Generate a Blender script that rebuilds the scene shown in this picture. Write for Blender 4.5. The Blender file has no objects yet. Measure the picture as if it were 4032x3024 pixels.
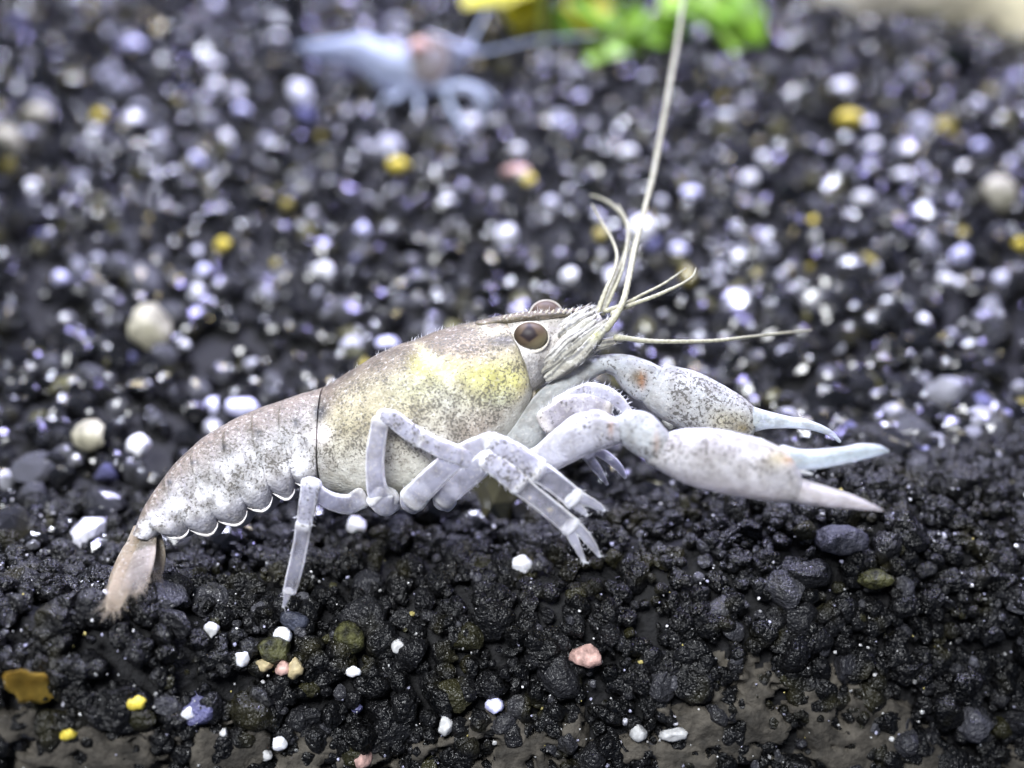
import bpy, bmesh, math, random
import numpy as np
from mathutils import Vector, Matrix

# ------------------------------------------------------------------ camera, light, exposure
# All lengths in the code are millimetres; MM turns them into metres.
MM = 0.001
sc = bpy.context.scene
PITCH = math.radians(26.0)
CAM = np.array([0.0, -55.0, 37.3])
FWD = np.array([0.0, math.cos(PITCH), -math.sin(PITCH)])
UPV = np.array([0.0, math.sin(PITCH), math.cos(PITCH)])
RGT = np.array([1.0, 0.0, 0.0])
HFOV = 45.0
TW = 2 * math.tan(math.radians(HFOV / 2))
D0 = 62.0                                   # distance of the plane the animal stands in

cd = bpy.data.cameras.new('camera')
cam = bpy.data.objects.new('camera', cd)
sc.collection.objects.link(cam)
cam.location = Vector(CAM * MM)
cam.rotation_euler = (math.pi / 2 - PITCH, 0, 0)
cd.sensor_width = 36.0
cd.lens = 18.0 / math.tan(math.radians(HFOV / 2))
cd.clip_start = 0.002
cd.clip_end = 5.0
cd.dof.use_dof = True
cd.dof.focus_distance = (D0 - 1.6) * MM
cd.dof.aperture_fstop = cd.lens / 2.1
sc.camera = cam

w = bpy.data.worlds.new('World'); sc.world = w; w.use_nodes = True
w.node_tree.nodes['Background'].inputs[0].default_value = (0.50, 0.60, 0.88, 1)
w.node_tree.nodes['Background'].inputs[1].default_value = 0.24

sc.view_settings.view_transform = 'Standard'
sc.view_settings.look = 'None'
sc.view_settings.exposure = 0.0
sc.view_settings.gamma = 1.0
sc.view_settings.use_curve_mapping = False
sc.cycles.max_bounces = 6
sc.cycles.transparent_max_bounces = 12
sc.cycles.sample_clamp_indirect = 6.0
sc.cycles.caustics_reflective = False
sc.cycles.caustics_refractive = False

def area(name, loc, target, sx, sy, power, col, spread=180):
    ld = bpy.data.lights.new(name, 'AREA')
    ld.shape = 'RECTANGLE'; ld.size = sx * MM; ld.size_y = sy * MM
    ld.energy = power; ld.color = col; ld.spread = math.radians(spread)
    o = bpy.data.objects.new(name, ld); sc.collection.objects.link(o)
    o.location = Vector(loc) * MM
    d = (Vector(target) - Vector(loc))
    o.rotation_euler = d.to_track_quat('-Z', 'Y').to_euler()
    return o
# the tank's LED bar: a row of bare diodes over the back of the tank, mostly white, a few blue and warm
LED = [(-95, 1), (-70, 3), (-48, 1), (-28, 2), (-8, 1), (12, 1), (32, 2), (52, 1), (72, 3), (95, 2)]
for lx, kind in LED:
    col_, pw_ = {1: ((0.79, 0.83, 1.0), 0.145), 2: ((0.46, 0.43, 1.0), 0.125), 3: ((1.0, 0.82, 0.40), 0.05)}[kind]
    area('led_and_fill', (lx, 76 + 8 * (kind - 1), 150), (lx * 0.35, 24, 4), 9, 9, pw_, col_)
area('led_and_fill', (72, 45, 95), (64, 88, 18), 8, 8, 0.030, (1.0, 0.95, 0.82), 40)  # fill lamp added to brighten the cream stone, not part of the bar
# fill lamp added over the front glass for the crayfish's side, mostly left and middle
area('front_fill', (-30, -78, 112), (-3, 4, 9), 60, 40, 0.033, (0.95, 0.97, 1.0), 42)

# ------------------------------------------------------------------ helpers
rng = np.random.default_rng(7)
random.seed(7)

def P(px, py, off=0.0):
    """photo pixel (4032 x 3024) at the depth D0 + off -> point in mm"""
    d = D0 + off
    x = (px - 2016.0) / 4032.0 * TW * d
    y = -(py - 1512.0) / 4032.0 * TW * d
    return CAM + RGT * x + UPV * y + FWD * d

def RAY(px, py):
    x = (px - 2016.0) / 4032.0 * TW
    y = -(py - 1512.0) / 4032.0 * TW
    v = FWD + RGT * x + UPV * y
    return v / np.linalg.norm(v)

def proj(v):
    r = v - CAM
    d = r @ FWD
    return 2016 + (r @ RGT) / d / TW * 4032, 1512 - (r @ UPV) / d / TW * 4032

PX = TW * D0 / 4032.0                        # mm per photo pixel in the animal's plane

def lattice(n, seed):
    return np.random.default_rng(seed).random((n, n, n))
_L = lattice(32, 11)
def vnoise(p, f=1.0, octv=1):
    """smooth value noise, -1..1, p (N,3)"""
    out = np.zeros(len(p)); amp = 1.0; tot = 0.0
    for o in range(octv):
        q = p * f * (2 ** o) + 17.3 * o
        i = np.floor(q).astype(int); t = q - i; t = t * t * (3 - 2 * t)
        r = 0
        for dx in (0, 1):
            for dy in (0, 1):
                for dz in (0, 1):
                    wgt = (t[:, 0] if dx else 1 - t[:, 0]) * (t[:, 1] if dy else 1 - t[:, 1]) * (t[:, 2] if dz else 1 - t[:, 2])
                    r = r + wgt * _L[(i[:, 0] + dx) % 32, (i[:, 1] + dy) % 32, (i[:, 2] + dz) % 32]
        out += amp * (2 * r - 1); tot += amp; amp *= 0.5
    return out / tot

def smooth(a, b, x):
    t = np.clip((x - a) / (b - a), 0, 1)
    return t * t * (3 - 2 * t)

def crom(pts, n):
    """Catmull-Rom resampling of rows to n rows"""
    p = np.asarray(pts, float)
    if len(p) == 2:
        t = np.linspace(0, 1, n)[:, None]
        return p[0] * (1 - t) + p[1] * t
    e = np.vstack([2 * p[0] - p[1], p, 2 * p[-1] - p[-2]])
    u = np.linspace(0, len(p) - 1 - 1e-9, n)
    i = u.astype(int); t = (u - i)[:, None]
    a, b, c, d = e[i], e[i + 1], e[i + 2], e[i + 3]
    return 0.5 * (2 * b + (c - a) * t + (2 * a - 5 * b + 4 * c - d) * t ** 2 + (3 * b - a - 3 * c + d) * t ** 3)

def mesh_obj(name, verts, faces, mat, parent=None, attrs=None, flat=False, origin=None):
    """ONE mesh object; verts in mm (world), origin in mm"""
    verts = np.asarray(verts, float)
    o0 = np.zeros(3) if origin is None else np.asarray(origin, float)
    me = bpy.data.meshes.new(name)
    v = ((verts - o0) * MM).astype(np.float32)
    if isinstance(faces, np.ndarray):
        k = faces.shape[1]
        me.vertices.add(len(v)); me.vertices.foreach_set('co', v.ravel())
        me.loops.add(faces.size); me.loops.foreach_set('vertex_index', faces.ravel().astype(np.int32))
        me.polygons.add(len(faces))
        me.polygons.foreach_set('loop_start', (np.arange(len(faces)) * k).astype(np.int32))
        me.update(calc_edges=True)
    else:
        me.from_pydata([tuple(x) for x in v], [], faces)
    me.polygons.foreach_set('use_smooth', np.full(len(me.polygons), not flat))
    for an, arr in (attrs or {}).items():
        arr = np.asarray(arr, np.float32)
        if arr.ndim == 2:
            a = me.attributes.new(an, 'FLOAT_COLOR', 'POINT')
            if arr.shape[1] == 3: arr = np.hstack([arr, np.ones((len(arr), 1), np.float32)])
            a.data.foreach_set('color', arr.ravel())
        else:
            a = me.attributes.new(an, 'FLOAT', 'POINT'); a.data.foreach_set('value', arr)
    me.update()
    if mat: me.materials.append(mat)
    o = bpy.data.objects.new(name, me); sc.collection.objects.link(o)
    if parent is not None:
        o.parent = parent
        if origin is None:                  # verts are world positions: undo the parents' offset
            base = Vector((0, 0, 0)); q = parent
            while q is not None: base += q.location; q = q.parent
            o.location = -base
    if origin is not None: o.location = Vector(o0 * MM)
    return o

def tag(o, label=None, cat=None, group=None, kind=None):
    if label: o['label'] = label
    if cat: o['category'] = cat
    if group: o['group'] = group
    if kind: o['kind'] = kind
    return o

def empty(name, loc):
    o = bpy.data.objects.new(name, None); sc.collection.objects.link(o)
    o.location = Vector(loc) * MM; o.empty_display_size = 0.002
    return o

# ---- lofts: stations = (centre, half-up vector, half-depth vector)
def grid_faces(n, m):
    i = np.arange(n - 1)[:, None]; j = np.arange(m)[None, :]
    a = i * m + j; b = i * m + (j + 1) % m
    return np.stack([a, b, b + m, a + m], -1).reshape(-1, 4)

def loft(C, U, V, M=28, pw=1.0, cap=(1, 1)):
    """C,U,V (N,3). Rounded caps added. Returns verts, quad faces, s (0..1), ang"""
    C = np.asarray(C, float); U = np.asarray(U, float); V = np.asarray(V, float)
    N = len(C)
    rows = [(C[i], U[i], V[i], i / (N - 1)) for i in range(N)]
    def caprows(c, u, v, d, s):
        r = 0.5 * (np.linalg.norm(u) + np.linalg.norm(v))
        return [(c + d * r * math.sin(a), u * math.cos(a), v * math.cos(a), s) for a in (0.4, 0.8, 1.15, 1.4, 1.55)]
    if cap[0]:
        d = C[0] - C[1]; d /= np.linalg.norm(d) + 1e-12
        rows = caprows(C[0], U[0], V[0], d * cap[0], 0.0)[::-1] + rows
    if cap[1]:
        d = C[-1] - C[-2]; d /= np.linalg.norm(d) + 1e-12
        rows = rows + caprows(C[-1], U[-1], V[-1], d * cap[1], 1.0)
    a = np.arange(M) / M * 2 * np.pi
    ca, sa = np.cos(a), np.sin(a)
    ca = np.sign(ca) * np.abs(ca) ** pw; sa = np.sign(sa) * np.abs(sa) ** pw
    vs = np.concatenate([c + ca[:, None] * u + sa[:, None] * v for c, u, v, s in rows])
    s = np.repeat([r[3] for r in rows], M); ang = np.tile(a, len(rows))
    return vs, grid_faces(len(rows), M), s, ang

def tb_loft(st, n, M=28, pw=1.0, cap=(1, 1)):
    """st rows: Tx,Ty,Bx,By, off, half depth (mm): top and bottom outline pixels"""
    r = crom(st, n)
    T = np.array([P(x[0], x[1], x[4]) for x in r]); B = np.array([P(x[2], x[3], x[4]) for x in r])
    return loft((T + B) / 2, (T - B) / 2, FWD[None, :] * r[:, 5:6], M, pw, cap)

def tube(pts, n=14, M=14, flat=0.8, cap=(1, 1), pw=1.0, knob=0.0):
    """pts rows: px,py,off,radius px; cross-section half depth = flat * radius"""
    r = crom(pts, n)
    C = np.array([P(x[0], x[1], x[2]) for x in r])
    T = np.gradient(C, axis=0); T /= np.linalg.norm(T, axis=1)[:, None] + 1e-12
    U = np.cross(T, FWD); U /= np.linalg.norm(U, axis=1)[:, None] + 1e-12
    W = np.cross(U, T)
    R = np.maximum(r[:, 3:4], 1.0) * PX
    tt = np.linspace(0, 1, n)[:, None]
    R = R * (1 + knob * (np.exp(-(tt / 0.09) ** 2) + np.exp(-((1 - tt) / 0.09) ** 2)))
    return loft(C, U * R, W * R * flat, M, pw, cap)

def join(parts):
    """parts: list of (verts, quadfaces, attrsdict) -> one"""
    vs, fs, at, k = [], [], {}, 0
    for v, f, a in parts:
        vs.append(v); fs.append(f + k); k += len(v)
        for q in a: at.setdefault(q, []).append(a[q])
    return np.concatenate(vs), np.concatenate(fs), {q: np.concatenate(x) for q, x in at.items()}

def hairs(base, direc, length, rad, seed=0, M=3, bend=0.25):
    """fine tapered hairs as 3-sided spikes -> verts, quads"""
    r = np.random.default_rng(seed)
    vs, fs = [], []
    k = 0
    for b, d in zip(base, direc):
        d = d / (np.linalg.norm(d) + 1e-9)
        L = length * r.uniform(0.6, 1.25)
        x = np.cross(d, [0.3, 0.5, 0.8]); x /= np.linalg.norm(x); y = np.cross(d, x)
        bd = (x * r.normal() + y * r.normal()) * bend
        for t, q in ((0, 1.0), (0.5, 0.7), (1.0, 0.12)):
            c = b + d * L * t + bd * L * t * t
            for j in range(M):
                an = j / M * 2 * math.pi
                vs.append(c + (x * math.cos(an) + y * math.sin(an)) * rad * q)
        f = grid_faces(3, M) + k
        fs.append(f); k += 3 * M
    return np.array(vs), np.concatenate(fs)

# ------------------------------------------------------------------ materials
def new_mat(name):
    m = bpy.data.materials.new(name); m.use_nodes = True
    nt = m.node_tree
    return m, nt, nt.nodes['Principled BSDF']

def N(nt, typ, **kw):
    n = nt.nodes.new(typ)
    for k, v in kw.items(): setattr(n, k, v)
    return n

def mixc(nt, a, b, fac, mode='MIX'):
    n = N(nt, 'ShaderNodeMix', data_type='RGBA', blend_type=mode)
    for sock, val in ((n.inputs[0], fac), (n.inputs[6], a), (n.inputs[7], b)):
        if hasattr(val, 'links'): nt.links.new(val, sock)
        else: sock.default_value = val
    return n.outputs[2]

def mathn(nt, op, a, b=0.0, clamp=False):
    n = N(nt, 'ShaderNodeMath', operation=op, use_clamp=clamp)
    for sock, val in ((n.inputs[0], a), (n.inputs[1], b)):
        if hasattr(val, 'links'): nt.links.new(val, sock)
        else: sock.default_value = val
    return n.outputs[0]

def maprange(nt, v, a, b, c=0.0, d=1.0):
    n = N(nt, 'ShaderNodeMapRange', interpolation_type='SMOOTHSTEP')
    for sock, val in ((n.inputs[0], v), (n.inputs[1], a), (n.inputs[2], b), (n.inputs[3], c), (n.inputs[4], d)):
        if hasattr(val, 'links'): nt.links.new(val, sock)
        else: sock.default_value = val
    return n.outputs[0]

def coords_mm(nt):
    tc = N(nt, 'ShaderNodeTexCoord')
    mp = N(nt, 'ShaderNodeMapping'); mp.inputs['Scale'].default_value = (1000, 1000, 1000)
    nt.links.new(tc.outputs['Object'], mp.inputs['Vector'])
    return mp.outputs[0]

def noise(nt, vec, scale, detail=3.0, rough=0.55):
    n = N(nt, 'ShaderNodeTexNoise'); n.inputs['Scale'].default_value = scale
    n.inputs['Detail'].default_value = detail; n.inputs['Roughness'].default_value = rough
    nt.links.new(vec, n.inputs['Vector'])
    return n.outputs['Fac']

def attr(nt, name):
    return N(nt, 'ShaderNodeAttribute', attribute_name=name)

def bump(nt, h, b, dist_mm, strength=1.0):
    n = N(nt, 'ShaderNodeBump'); n.inputs['Strength'].default_value = strength
    n.inputs['Distance'].default_value = dist_mm * MM
    nt.links.new(h, n.inputs['Height']); nt.links.new(n.outputs[0], b.inputs['Normal'])

def shell_mat(name, sss=0.35, rad=0.35, see=False, fleck=1.0, rough=0.38, sheen=0.0, dot=7.5, bmp=0.07, grn=0.45):
    """animal shell: colour from the 'col' attribute, pigment flecks where 'spk' is high; 'thin' lets light through"""
    m, nt, b = new_mat(name)
    L = nt.links
    v = coords_mm(nt)
    c = attr(nt, 'col'); s = attr(nt, 'spk')
    n1 = noise(nt, v, dot, 3.0, 0.6)
    n2 = noise(nt, v, 14.0, 2.0)
    n3 = noise(nt, v, 1.2, 3.0, 0.6)
    n4 = noise(nt, v, 5.5, 2.0)
    dens = mathn(nt, 'MULTIPLY', s.outputs['Fac'], fleck)
    dens = mathn(nt, 'MULTIPLY', dens, maprange(nt, n3, 0.30, 0.62, 0.55, 1.1))
    lo = mathn(nt, 'SUBTRACT', 0.66, mathn(nt, 'MULTIPLY', dens, 0.17))
    spot = maprange(nt, n1, lo, mathn(nt, 'ADD', lo, 0.06))
    spot = mathn(nt, 'MULTIPLY', spot, mathn(nt, 'MULTIPLY', maprange(nt, s.outputs['Fac'], 0.0, 0.25), 0.80))
    fine = maprange(nt, n2, 0.56, 0.68, 0.0, 0.6)
    fine = mathn(nt, 'MULTIPLY', fine, s.outputs['Fac'])
    gran = maprange(nt, n4, 0.30, 0.47, grn, 0.0)
    base = mixc(nt, c.outputs['Color'], (0.80, 0.78, 0.74, 1), gran)
    base = mixc(nt, base, (0.45, 0.42, 0.38, 1), maprange(nt, n3, 0.40, 0.66, 0.0, 0.55), 'MULTIPLY')
    base = mixc(nt, base, (0.085, 0.078, 0.066, 1), spot)
    base = mixc(nt, base, (0.13, 0.115, 0.095, 1), fine)
    L.new(base, b.inputs['Base Color'])
    b.inputs['Roughness'].default_value = rough
    b.inputs['IOR'].default_value = 1.28
    b.inputs['Subsurface Weight'].default_value = sss
    b.inputs['Subsurface Radius'].default_value = (1.0, 0.85, 0.75)
    b.inputs['Subsurface Scale'].default_value = rad * MM
    b.inputs['Sheen Weight'].default_value = sheen
    b.inputs['Sheen Roughness'].default_value = 0.35
    bump(nt, noise(nt, v, 6.0, 4.0), b, bmp, 0.8)
    if see:
        t = attr(nt, 'thin')
        tr = N(nt, 'ShaderNodeBsdfTransparent'); tl = N(nt, 'ShaderNodeBsdfTranslucent')
        L.new(base, tl.inputs['Color'])
        mx0 = N(nt, 'ShaderNodeMixShader'); mx0.inputs[0].default_value = 0.35
        L.new(b.outputs[0], mx0.inputs[1]); L.new(tl.outputs[0], mx0.inputs[2])
        mx = N(nt, 'ShaderNodeMixShader')
        L.new(t.outputs['Fac'], mx.inputs[0]); L.new(mx0.outputs[0], mx.inputs[1]); L.new(tr.outputs[0], mx.inputs[2])
        L.new(mx.outputs[0], nt.nodes['Material Output'].inputs['Surface'])
    return m

M_BODY = shell_mat('crayfish_shell', 0.20, 0.20, bmp=0.10, grn=0.30, dot=8.2)
M_LIMB = shell_mat('crayfish_limb', 0.25, 0.35, see=True, fleck=1.25, sheen=0.25, dot=6.0)
M_CLAW = shell_mat('crayfish_claw', 0.30, 0.4, see=True, fleck=1.12, sheen=0.1, dot=6.2, bmp=0.16, grn=0.5)

def simple(name, col, rough=0.5, sss=0.0, rad=0.3, nscale=3.0, var=0.25, bmp=0.03, ior=1.4, alpha=1.0, spec=None, bscale=None):
    m, nt, b = new_mat(name)
    v = coords_mm(nt)
    n1 = noise(nt, v, nscale, 4.0)
    d = tuple(x * (1 - var) for x in col) + (1,)
    l = tuple(min(1, x * (1 + var)) for x in col) + (1,)
    nt.links.new(mixc(nt, d, l, maprange(nt, n1, 0.3, 0.7)), b.inputs['Base Color'])
    b.inputs['Roughness'].default_value = rough; b.inputs['IOR'].default_value = ior
    b.inputs['Subsurface Weight'].default_value = sss; b.inputs['Subsurface Scale'].default_value = rad * MM
    b.inputs['Subsurface Radius'].default_value = (1, 0.9, 0.8)
    b.inputs['Alpha'].default_value = alpha
    if bmp: bump(nt, noise(nt, v, bscale or nscale * 2, 4.0), b, bmp, 0.8)
    return m

M_ANT = simple('antenna_horn', (0.31, 0.30, 0.22), 0.45, 0.3, 0.2, 6.0, 0.25, 0.02, 1.3)
M_HAIR = simple('pale_bristle', (0.78, 0.78, 0.84), 0.4, 0.0, 0.1, 5.0, 0.1, 0.0, 1.3)

M_FRINGE = simple('tail_fringe', (0.42, 0.36, 0.28), 0.5, 0.0, 0.1, 5.0, 0.1, 0.0, 1.3, alpha=0.5)

# gravel: colour and gloss of each grain come from its own attributes
def gravel_mat(name, bdist, r0, r1, det=2.0, ior=1.55, grey=0.10):
    m, nt, b = new_mat(name)
    v = coords_mm(nt); c = attr(nt, 'col')
    n1 = noise(nt, v, 2.4, det, 0.6)
    n2 = noise(nt, v, 7.0, 1.0, 0.5)
    base = mixc(nt, c.outputs['Color'], (grey, grey, grey * 1.1, 1), maprange(nt, n1, 0.58, 0.78, 0.0, 0.40))
    base = mixc(nt, base, (0.030, 0.027, 0.010, 1), maprange(nt, noise(nt, v, 0.35, 2.0), 0.55, 0.72, 0.0, 0.5))
    nt.links.new(base, b.inputs['Base Color'])
    nt.links.new(maprange(nt, n2, 0.3, 0.7, r0, r1), b.inputs['Roughness'])
    b.inputs['IOR'].default_value = ior
    h = mathn(nt, 'ADD', n1, mathn(nt, 'MULTIPLY', n2, 0.45))
    bump(nt, h, b, bdist, 1.0)
    return m
M_GRAVEL = gravel_mat('black_gravel', 0.26, 0.12, 0.60, 3.0, 1.40, 0.022)
M_GRAVELB = gravel_mat('black_gravel_far', 0.02, 0.07, 0.20)
M_BED = simple('dark_bed', (0.006, 0.006, 0.007), 0.8, nscale=1.5, var=0.5, bmp=0.25)
M_SILT = simple('silt_film', (0.052, 0.046, 0.037), 0.75, nscale=0.9, var=0.6, bmp=0.3, bscale=2.2)

# ------------------------------------------------------------------ the ground
CX = np.array([-90, -25, -12, 0, 12, 25, 90.0])
CY = np.array([-12, -9, -6.6, -4.4, -2.8, -0.6, 2.0])
def crest(x):
    return np.interp(x, CX, CY)
BUMPS = [(-17.8, -8.6, 3.6, 3.0), (-26, -12, 4.5, 4.5), (17, -1, 1.8, 7.0), (3.5, -1.5, 0.9, 3.5), (28, 6, 1.5, 9.0), (-27, 2, 0.8, 7.0), (13, 5, 0.7, 4.0)]
def ground(x, y):
    x = np.asarray(x, float); y = np.asarray(y, float)
    z = 0.02 * (y + 4)
    z = z + 0.233 * 6.0 * np.log1p(np.exp(np.clip((y - 9) / 6.0, -30, 30)))       # rises towards the back
    d = crest(x) - y                                                              # >0: front bank
    z = z - 2.1 * 1.0 * np.log1p(np.exp(np.clip((d - 0.4) / 1.0, -30, 30)))
    for bx, by, h, r in BUMPS:
        z = z + h * np.exp(-((x - bx) ** 2 + (y - by) ** 2) / (2 * r * r))
    p = np.stack([x.ravel(), y.ravel(), np.zeros(x.size)], 1)
    z = z + (0.55 * vnoise(p, 0.16) + 0.30 * vnoise(p + 5, 0.45)).reshape(x.shape)
    return z
def gnormal(x, y):
    e = 0.3
    zx = (ground(x + e, y) - ground(x - e, y)) / (2 * e); zy = (ground(x, y + e) - ground(x, y - e)) / (2 * e)
    n = np.stack([-zx, -zy, np.ones_like(zx)], -1)
    return n / np.linalg.norm(n, axis=-1, keepdims=True)
def hit(px, py):
    """where the sight line of a pixel meets the gravel"""
    r = RAY(px, py)
    t = np.arange(30, 260, 0.05)
    q = CAM + r * t[:, None]
    below = q[:, 2] < ground(q[:, 0], q[:, 1])
    i = int(np.argmax(below))
    return q[i]

# bed sheet
xs = np.linspace(-95, 95, 240); ys = np.concatenate([np.linspace(-22, 12, 130), np.linspace(12.4, 120, 150)])
X, Y = np.meshgrid(xs, ys)
Z = ground(X, Y) - 0.70 - 1.0 * smooth(-1.0, 1.5, crest(X) - Y)
Z = np.maximum(Z, -22.0)
vb = np.stack([X.ravel(), Y.ravel(), Z.ravel()], 1)
nr, nc = X.shape
ii = np.arange(nr - 1)[:, None] * nc + np.arange(nc - 1)[None, :]
fb = np.stack([ii, ii + 1, ii + 1 + nc, ii + nc], -1).reshape(-1, 4)
bed = mesh_obj('ground', vb, fb, M_BED)
tag(bed, 'dark gravel bed under the crayfish, rising towards the back', 'ground', kind='structure')

# grains
def grain_shapes(sub, n, seed):
    bm = bmesh.new(); bmesh.ops.create_icosphere(bm, subdivisions=sub, radius=1.0)
    v0 = np.array([x.co[:] for x in bm.verts]); f0 = np.array([[q.index for q in f.verts] for f in bm.faces]); bm.free()
    r = np.random.default_rng(seed); out = []
    for k in range(n):
        v = v0.copy()
        for _ in range(r.integers(6, 11)):
            nrm = r.normal(size=3); nrm /= np.linalg.norm(nrm); d = r.uniform(0.55, 0.9)
            h = v @ nrm; over = h > d
            v[over] -= np.outer(h[over] - d, nrm) * 0.93
        v *= r.uniform(0.72, 1.2, 3)
        v += v0 * (0.10 * vnoise(v0 + 9 * k, 2.3, 2))[:, None]
        if sub > 2: v += v0 * (0.09 * vnoise(v0 + 3 * k, 5.5, 2))[:, None]
        out.append(v)
    return out, f0

def rand_rot(n, r):
    q = r.normal(size=(n, 4)); q /= np.linalg.norm(q, axis=1)[:, None]
    a, b, c, d = q.T
    return np.stack([1 - 2 * (c * c + d * d), 2 * (b * c - a * d), 2 * (b * d + a * c),
                     2 * (b * c + a * d), 1 - 2 * (b * b + d * d), 2 * (c * d - a * b),
                     2 * (b * d - a * c), 2 * (c * d + a * b), 1 - 2 * (b * b + c * c)], 1).reshape(n, 3, 3)

def grain_colours(n, r, pale=1.0, dark=0.0075):
    g = r.lognormal(math.log(dark), 0.6, n)
    col = np.stack([g, g, g * 1.15], 1)
    if pale < 0:
        w_ = r.uniform(0.15, 0.8, (n, 1)); return w_ * np.where(r.random((n, 1)) < 0.3, np.array([[0.75, 0.75, 1.0]]), np.where(r.random((n, 1)) < 0.1, np.array([[1, .85, .3]]), np.array([[1, 1, 1.0]])))  # negative pale: colours of the specks that stand in for glints
    k = r.random(n)
    def put(sel, c, s=0.3): col[sel] = np.array(c) * r.lognormal(0, s, (sel.sum(), 1))
    put(k < 0.03 * pale, (np.array([0.26, 0.26, 0.30]) if pale > .9 else (0.06, 0.06, 0.07))); put((k > 0.04) & (k < 0.04 + (0.010 if pale > .5 else 0)), (0.55, 0.55, 0.62))
    put((k > 0.06) & (k < 0.06 + .008 * pale), (0.12, 0.12, 0.24)); put((k > 0.075) & (k < 0.075 + (.006 if pale > .9 else 0)), (0.24, 0.20, 0.05))
    put((k > 0.09) & (k < 0.115), (np.array([0.07, 0.066, 0.03]) if pale > .9 else (0.018, 0.017, 0.007))); put((k > 0.115) & (k < 0.115 + 0.12 * pale), (np.array([0.075, 0.075, 0.085]) if pale > .9 else (0.03, 0.03, 0.035)))
    return np.clip(col, 0, 0.9)

def scatter(n, y0, y1, sub, size, seed, name, label, xw, mat, pale=1.0, spread=0.3, lift=0.0, dark=0.0075):
    r = np.random.default_rng(seed)
    shapes, f0 = grain_shapes(sub, 18, seed)
    # even spread over the sloping surface
    yt = np.linspace(y0, y1, 800); gz = ground(np.zeros_like(yt), yt)
    w_ = np.hypot(np.gradient(yt), np.gradient(gz)) * np.interp(yt, [y0, y1], [xw[0], xw[1]])
    cdf = np.cumsum(w_); cdf /= cdf[-1]
    y = np.interp(r.random(n), cdf, yt)
    hw = np.interp(y, [y0, y1], [xw[0], xw[1]])
    x = r.uniform(-1, 1, n) * hw
    y = y + (crest(x) - crest(0)) * smooth(14, 0, y)          # follow the crest
    z = ground(x, y)
    nn = gnormal(x, y)
    s = size * r.lognormal(0, spread, n)
    pos = np.stack([x, y, z], 1) + nn * (r.normal(0.0, 0.22, n) * size + lift)[:, None]
    R = rand_rot(n, r)
    kk = r.integers(0, len(shapes), n)
    V = np.stack(shapes)[kk] * s[:, None, None]
    V = np.einsum('nij,nvj->nvi', R, V) + pos[:, None, :]
    nv = V.shape[1]
    F = (f0[None] + (np.arange(n) * nv)[:, None, None]).reshape(-1, 3)
    col = np.repeat(grain_colours(n, r, pale, dark), nv, axis=0)
    o = mesh_obj(name, V.reshape(-1, 3), F, mat, attrs={'col': col}, flat=True)
    tag(o, label, 'gravel', kind='stuff')
    return o
scatter(4450, -13, 7, 3, 0.52, 21, 'gravel', 'sharp black gravel grains under and in front of the crayfish', (38, 42), M_GRAVEL, 0.25, 0.33, 0.0, 0.0035)  # near grains coloured darker than the far ones, for the bank's shade
scatter(4600, -13, 7, 2, 0.22, 23, 'gravel_crumbs', 'fine black crumbs lying between the sharp gravel grains', (38, 42), M_GRAVEL, 0.6, 0.4, 0.15, 0.004)
scatter(1500, -9, 7, 2, 0.055, 24, 'glint_specks', 'tiny pale specks standing in for glints on the near gravel', (38, 42), M_GRAVEL, -1, 0.45, 0.42)  # glints put in as pale coloured specks
scatter(11800, 3, 100, 2, 0.66, 22, 'gravel', 'blurred glossy black gravel stretching back behind the crayfish', (42, 88), M_GRAVELB, 1.0, 0.33)

# silt film between the grains of the front bank
xs = np.linspace(-34, 34, 300); ts = np.linspace(0, 1, 120)
XX, TT = np.meshgrid(xs, ts)
YY = crest(XX) - 1.6 - 6.0 * TT
p0 = np.stack([XX.ravel(), YY.ravel(), ground(XX, YY).ravel()], 1)
nn = gnormal(p0[:, 0], p0[:, 1])
msk = 0.9 * vnoise(p0, 0.20, 4) + 0.8 * vnoise(p0 + 40, 0.9, 4)
_, spy = proj(p0)
lift = smooth(0.0, 0.18, msk - 0.38 + 0.48 * smooth(2680, 2960, spy)) * smooth(2560, 2720, spy)
p1 = p0 + nn * (-0.55 + 1.0 * lift + 0.16 * vnoise(p0, 1.7, 3))[:, None]
nr, nc = XX.shape
ii = np.arange(nr - 1)[:, None] * nc + np.arange(nc - 1)[None, :]
fs = np.stack([ii, ii + nc, ii + 1 + nc, ii + 1], -1).reshape(-1, 4)
fs = fs[(lift[fs] > 0.04).any(1)]
silt = mesh_obj('silt', p1, fs, M_SILT)
tag(silt, 'greyish beige silt caught between grains low on the front bank', 'silt', kind='stuff')

# ------------------------------------------------------------------ the crayfish
ORG = P(1750, 2050, 0); ORG[2] = float(ground(ORG[0:1], ORG[1:2])[0])
cray = empty('crayfish', ORG)
tag(cray, 'pale speckled crayfish with raised claws standing on black gravel', 'crayfish')

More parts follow.
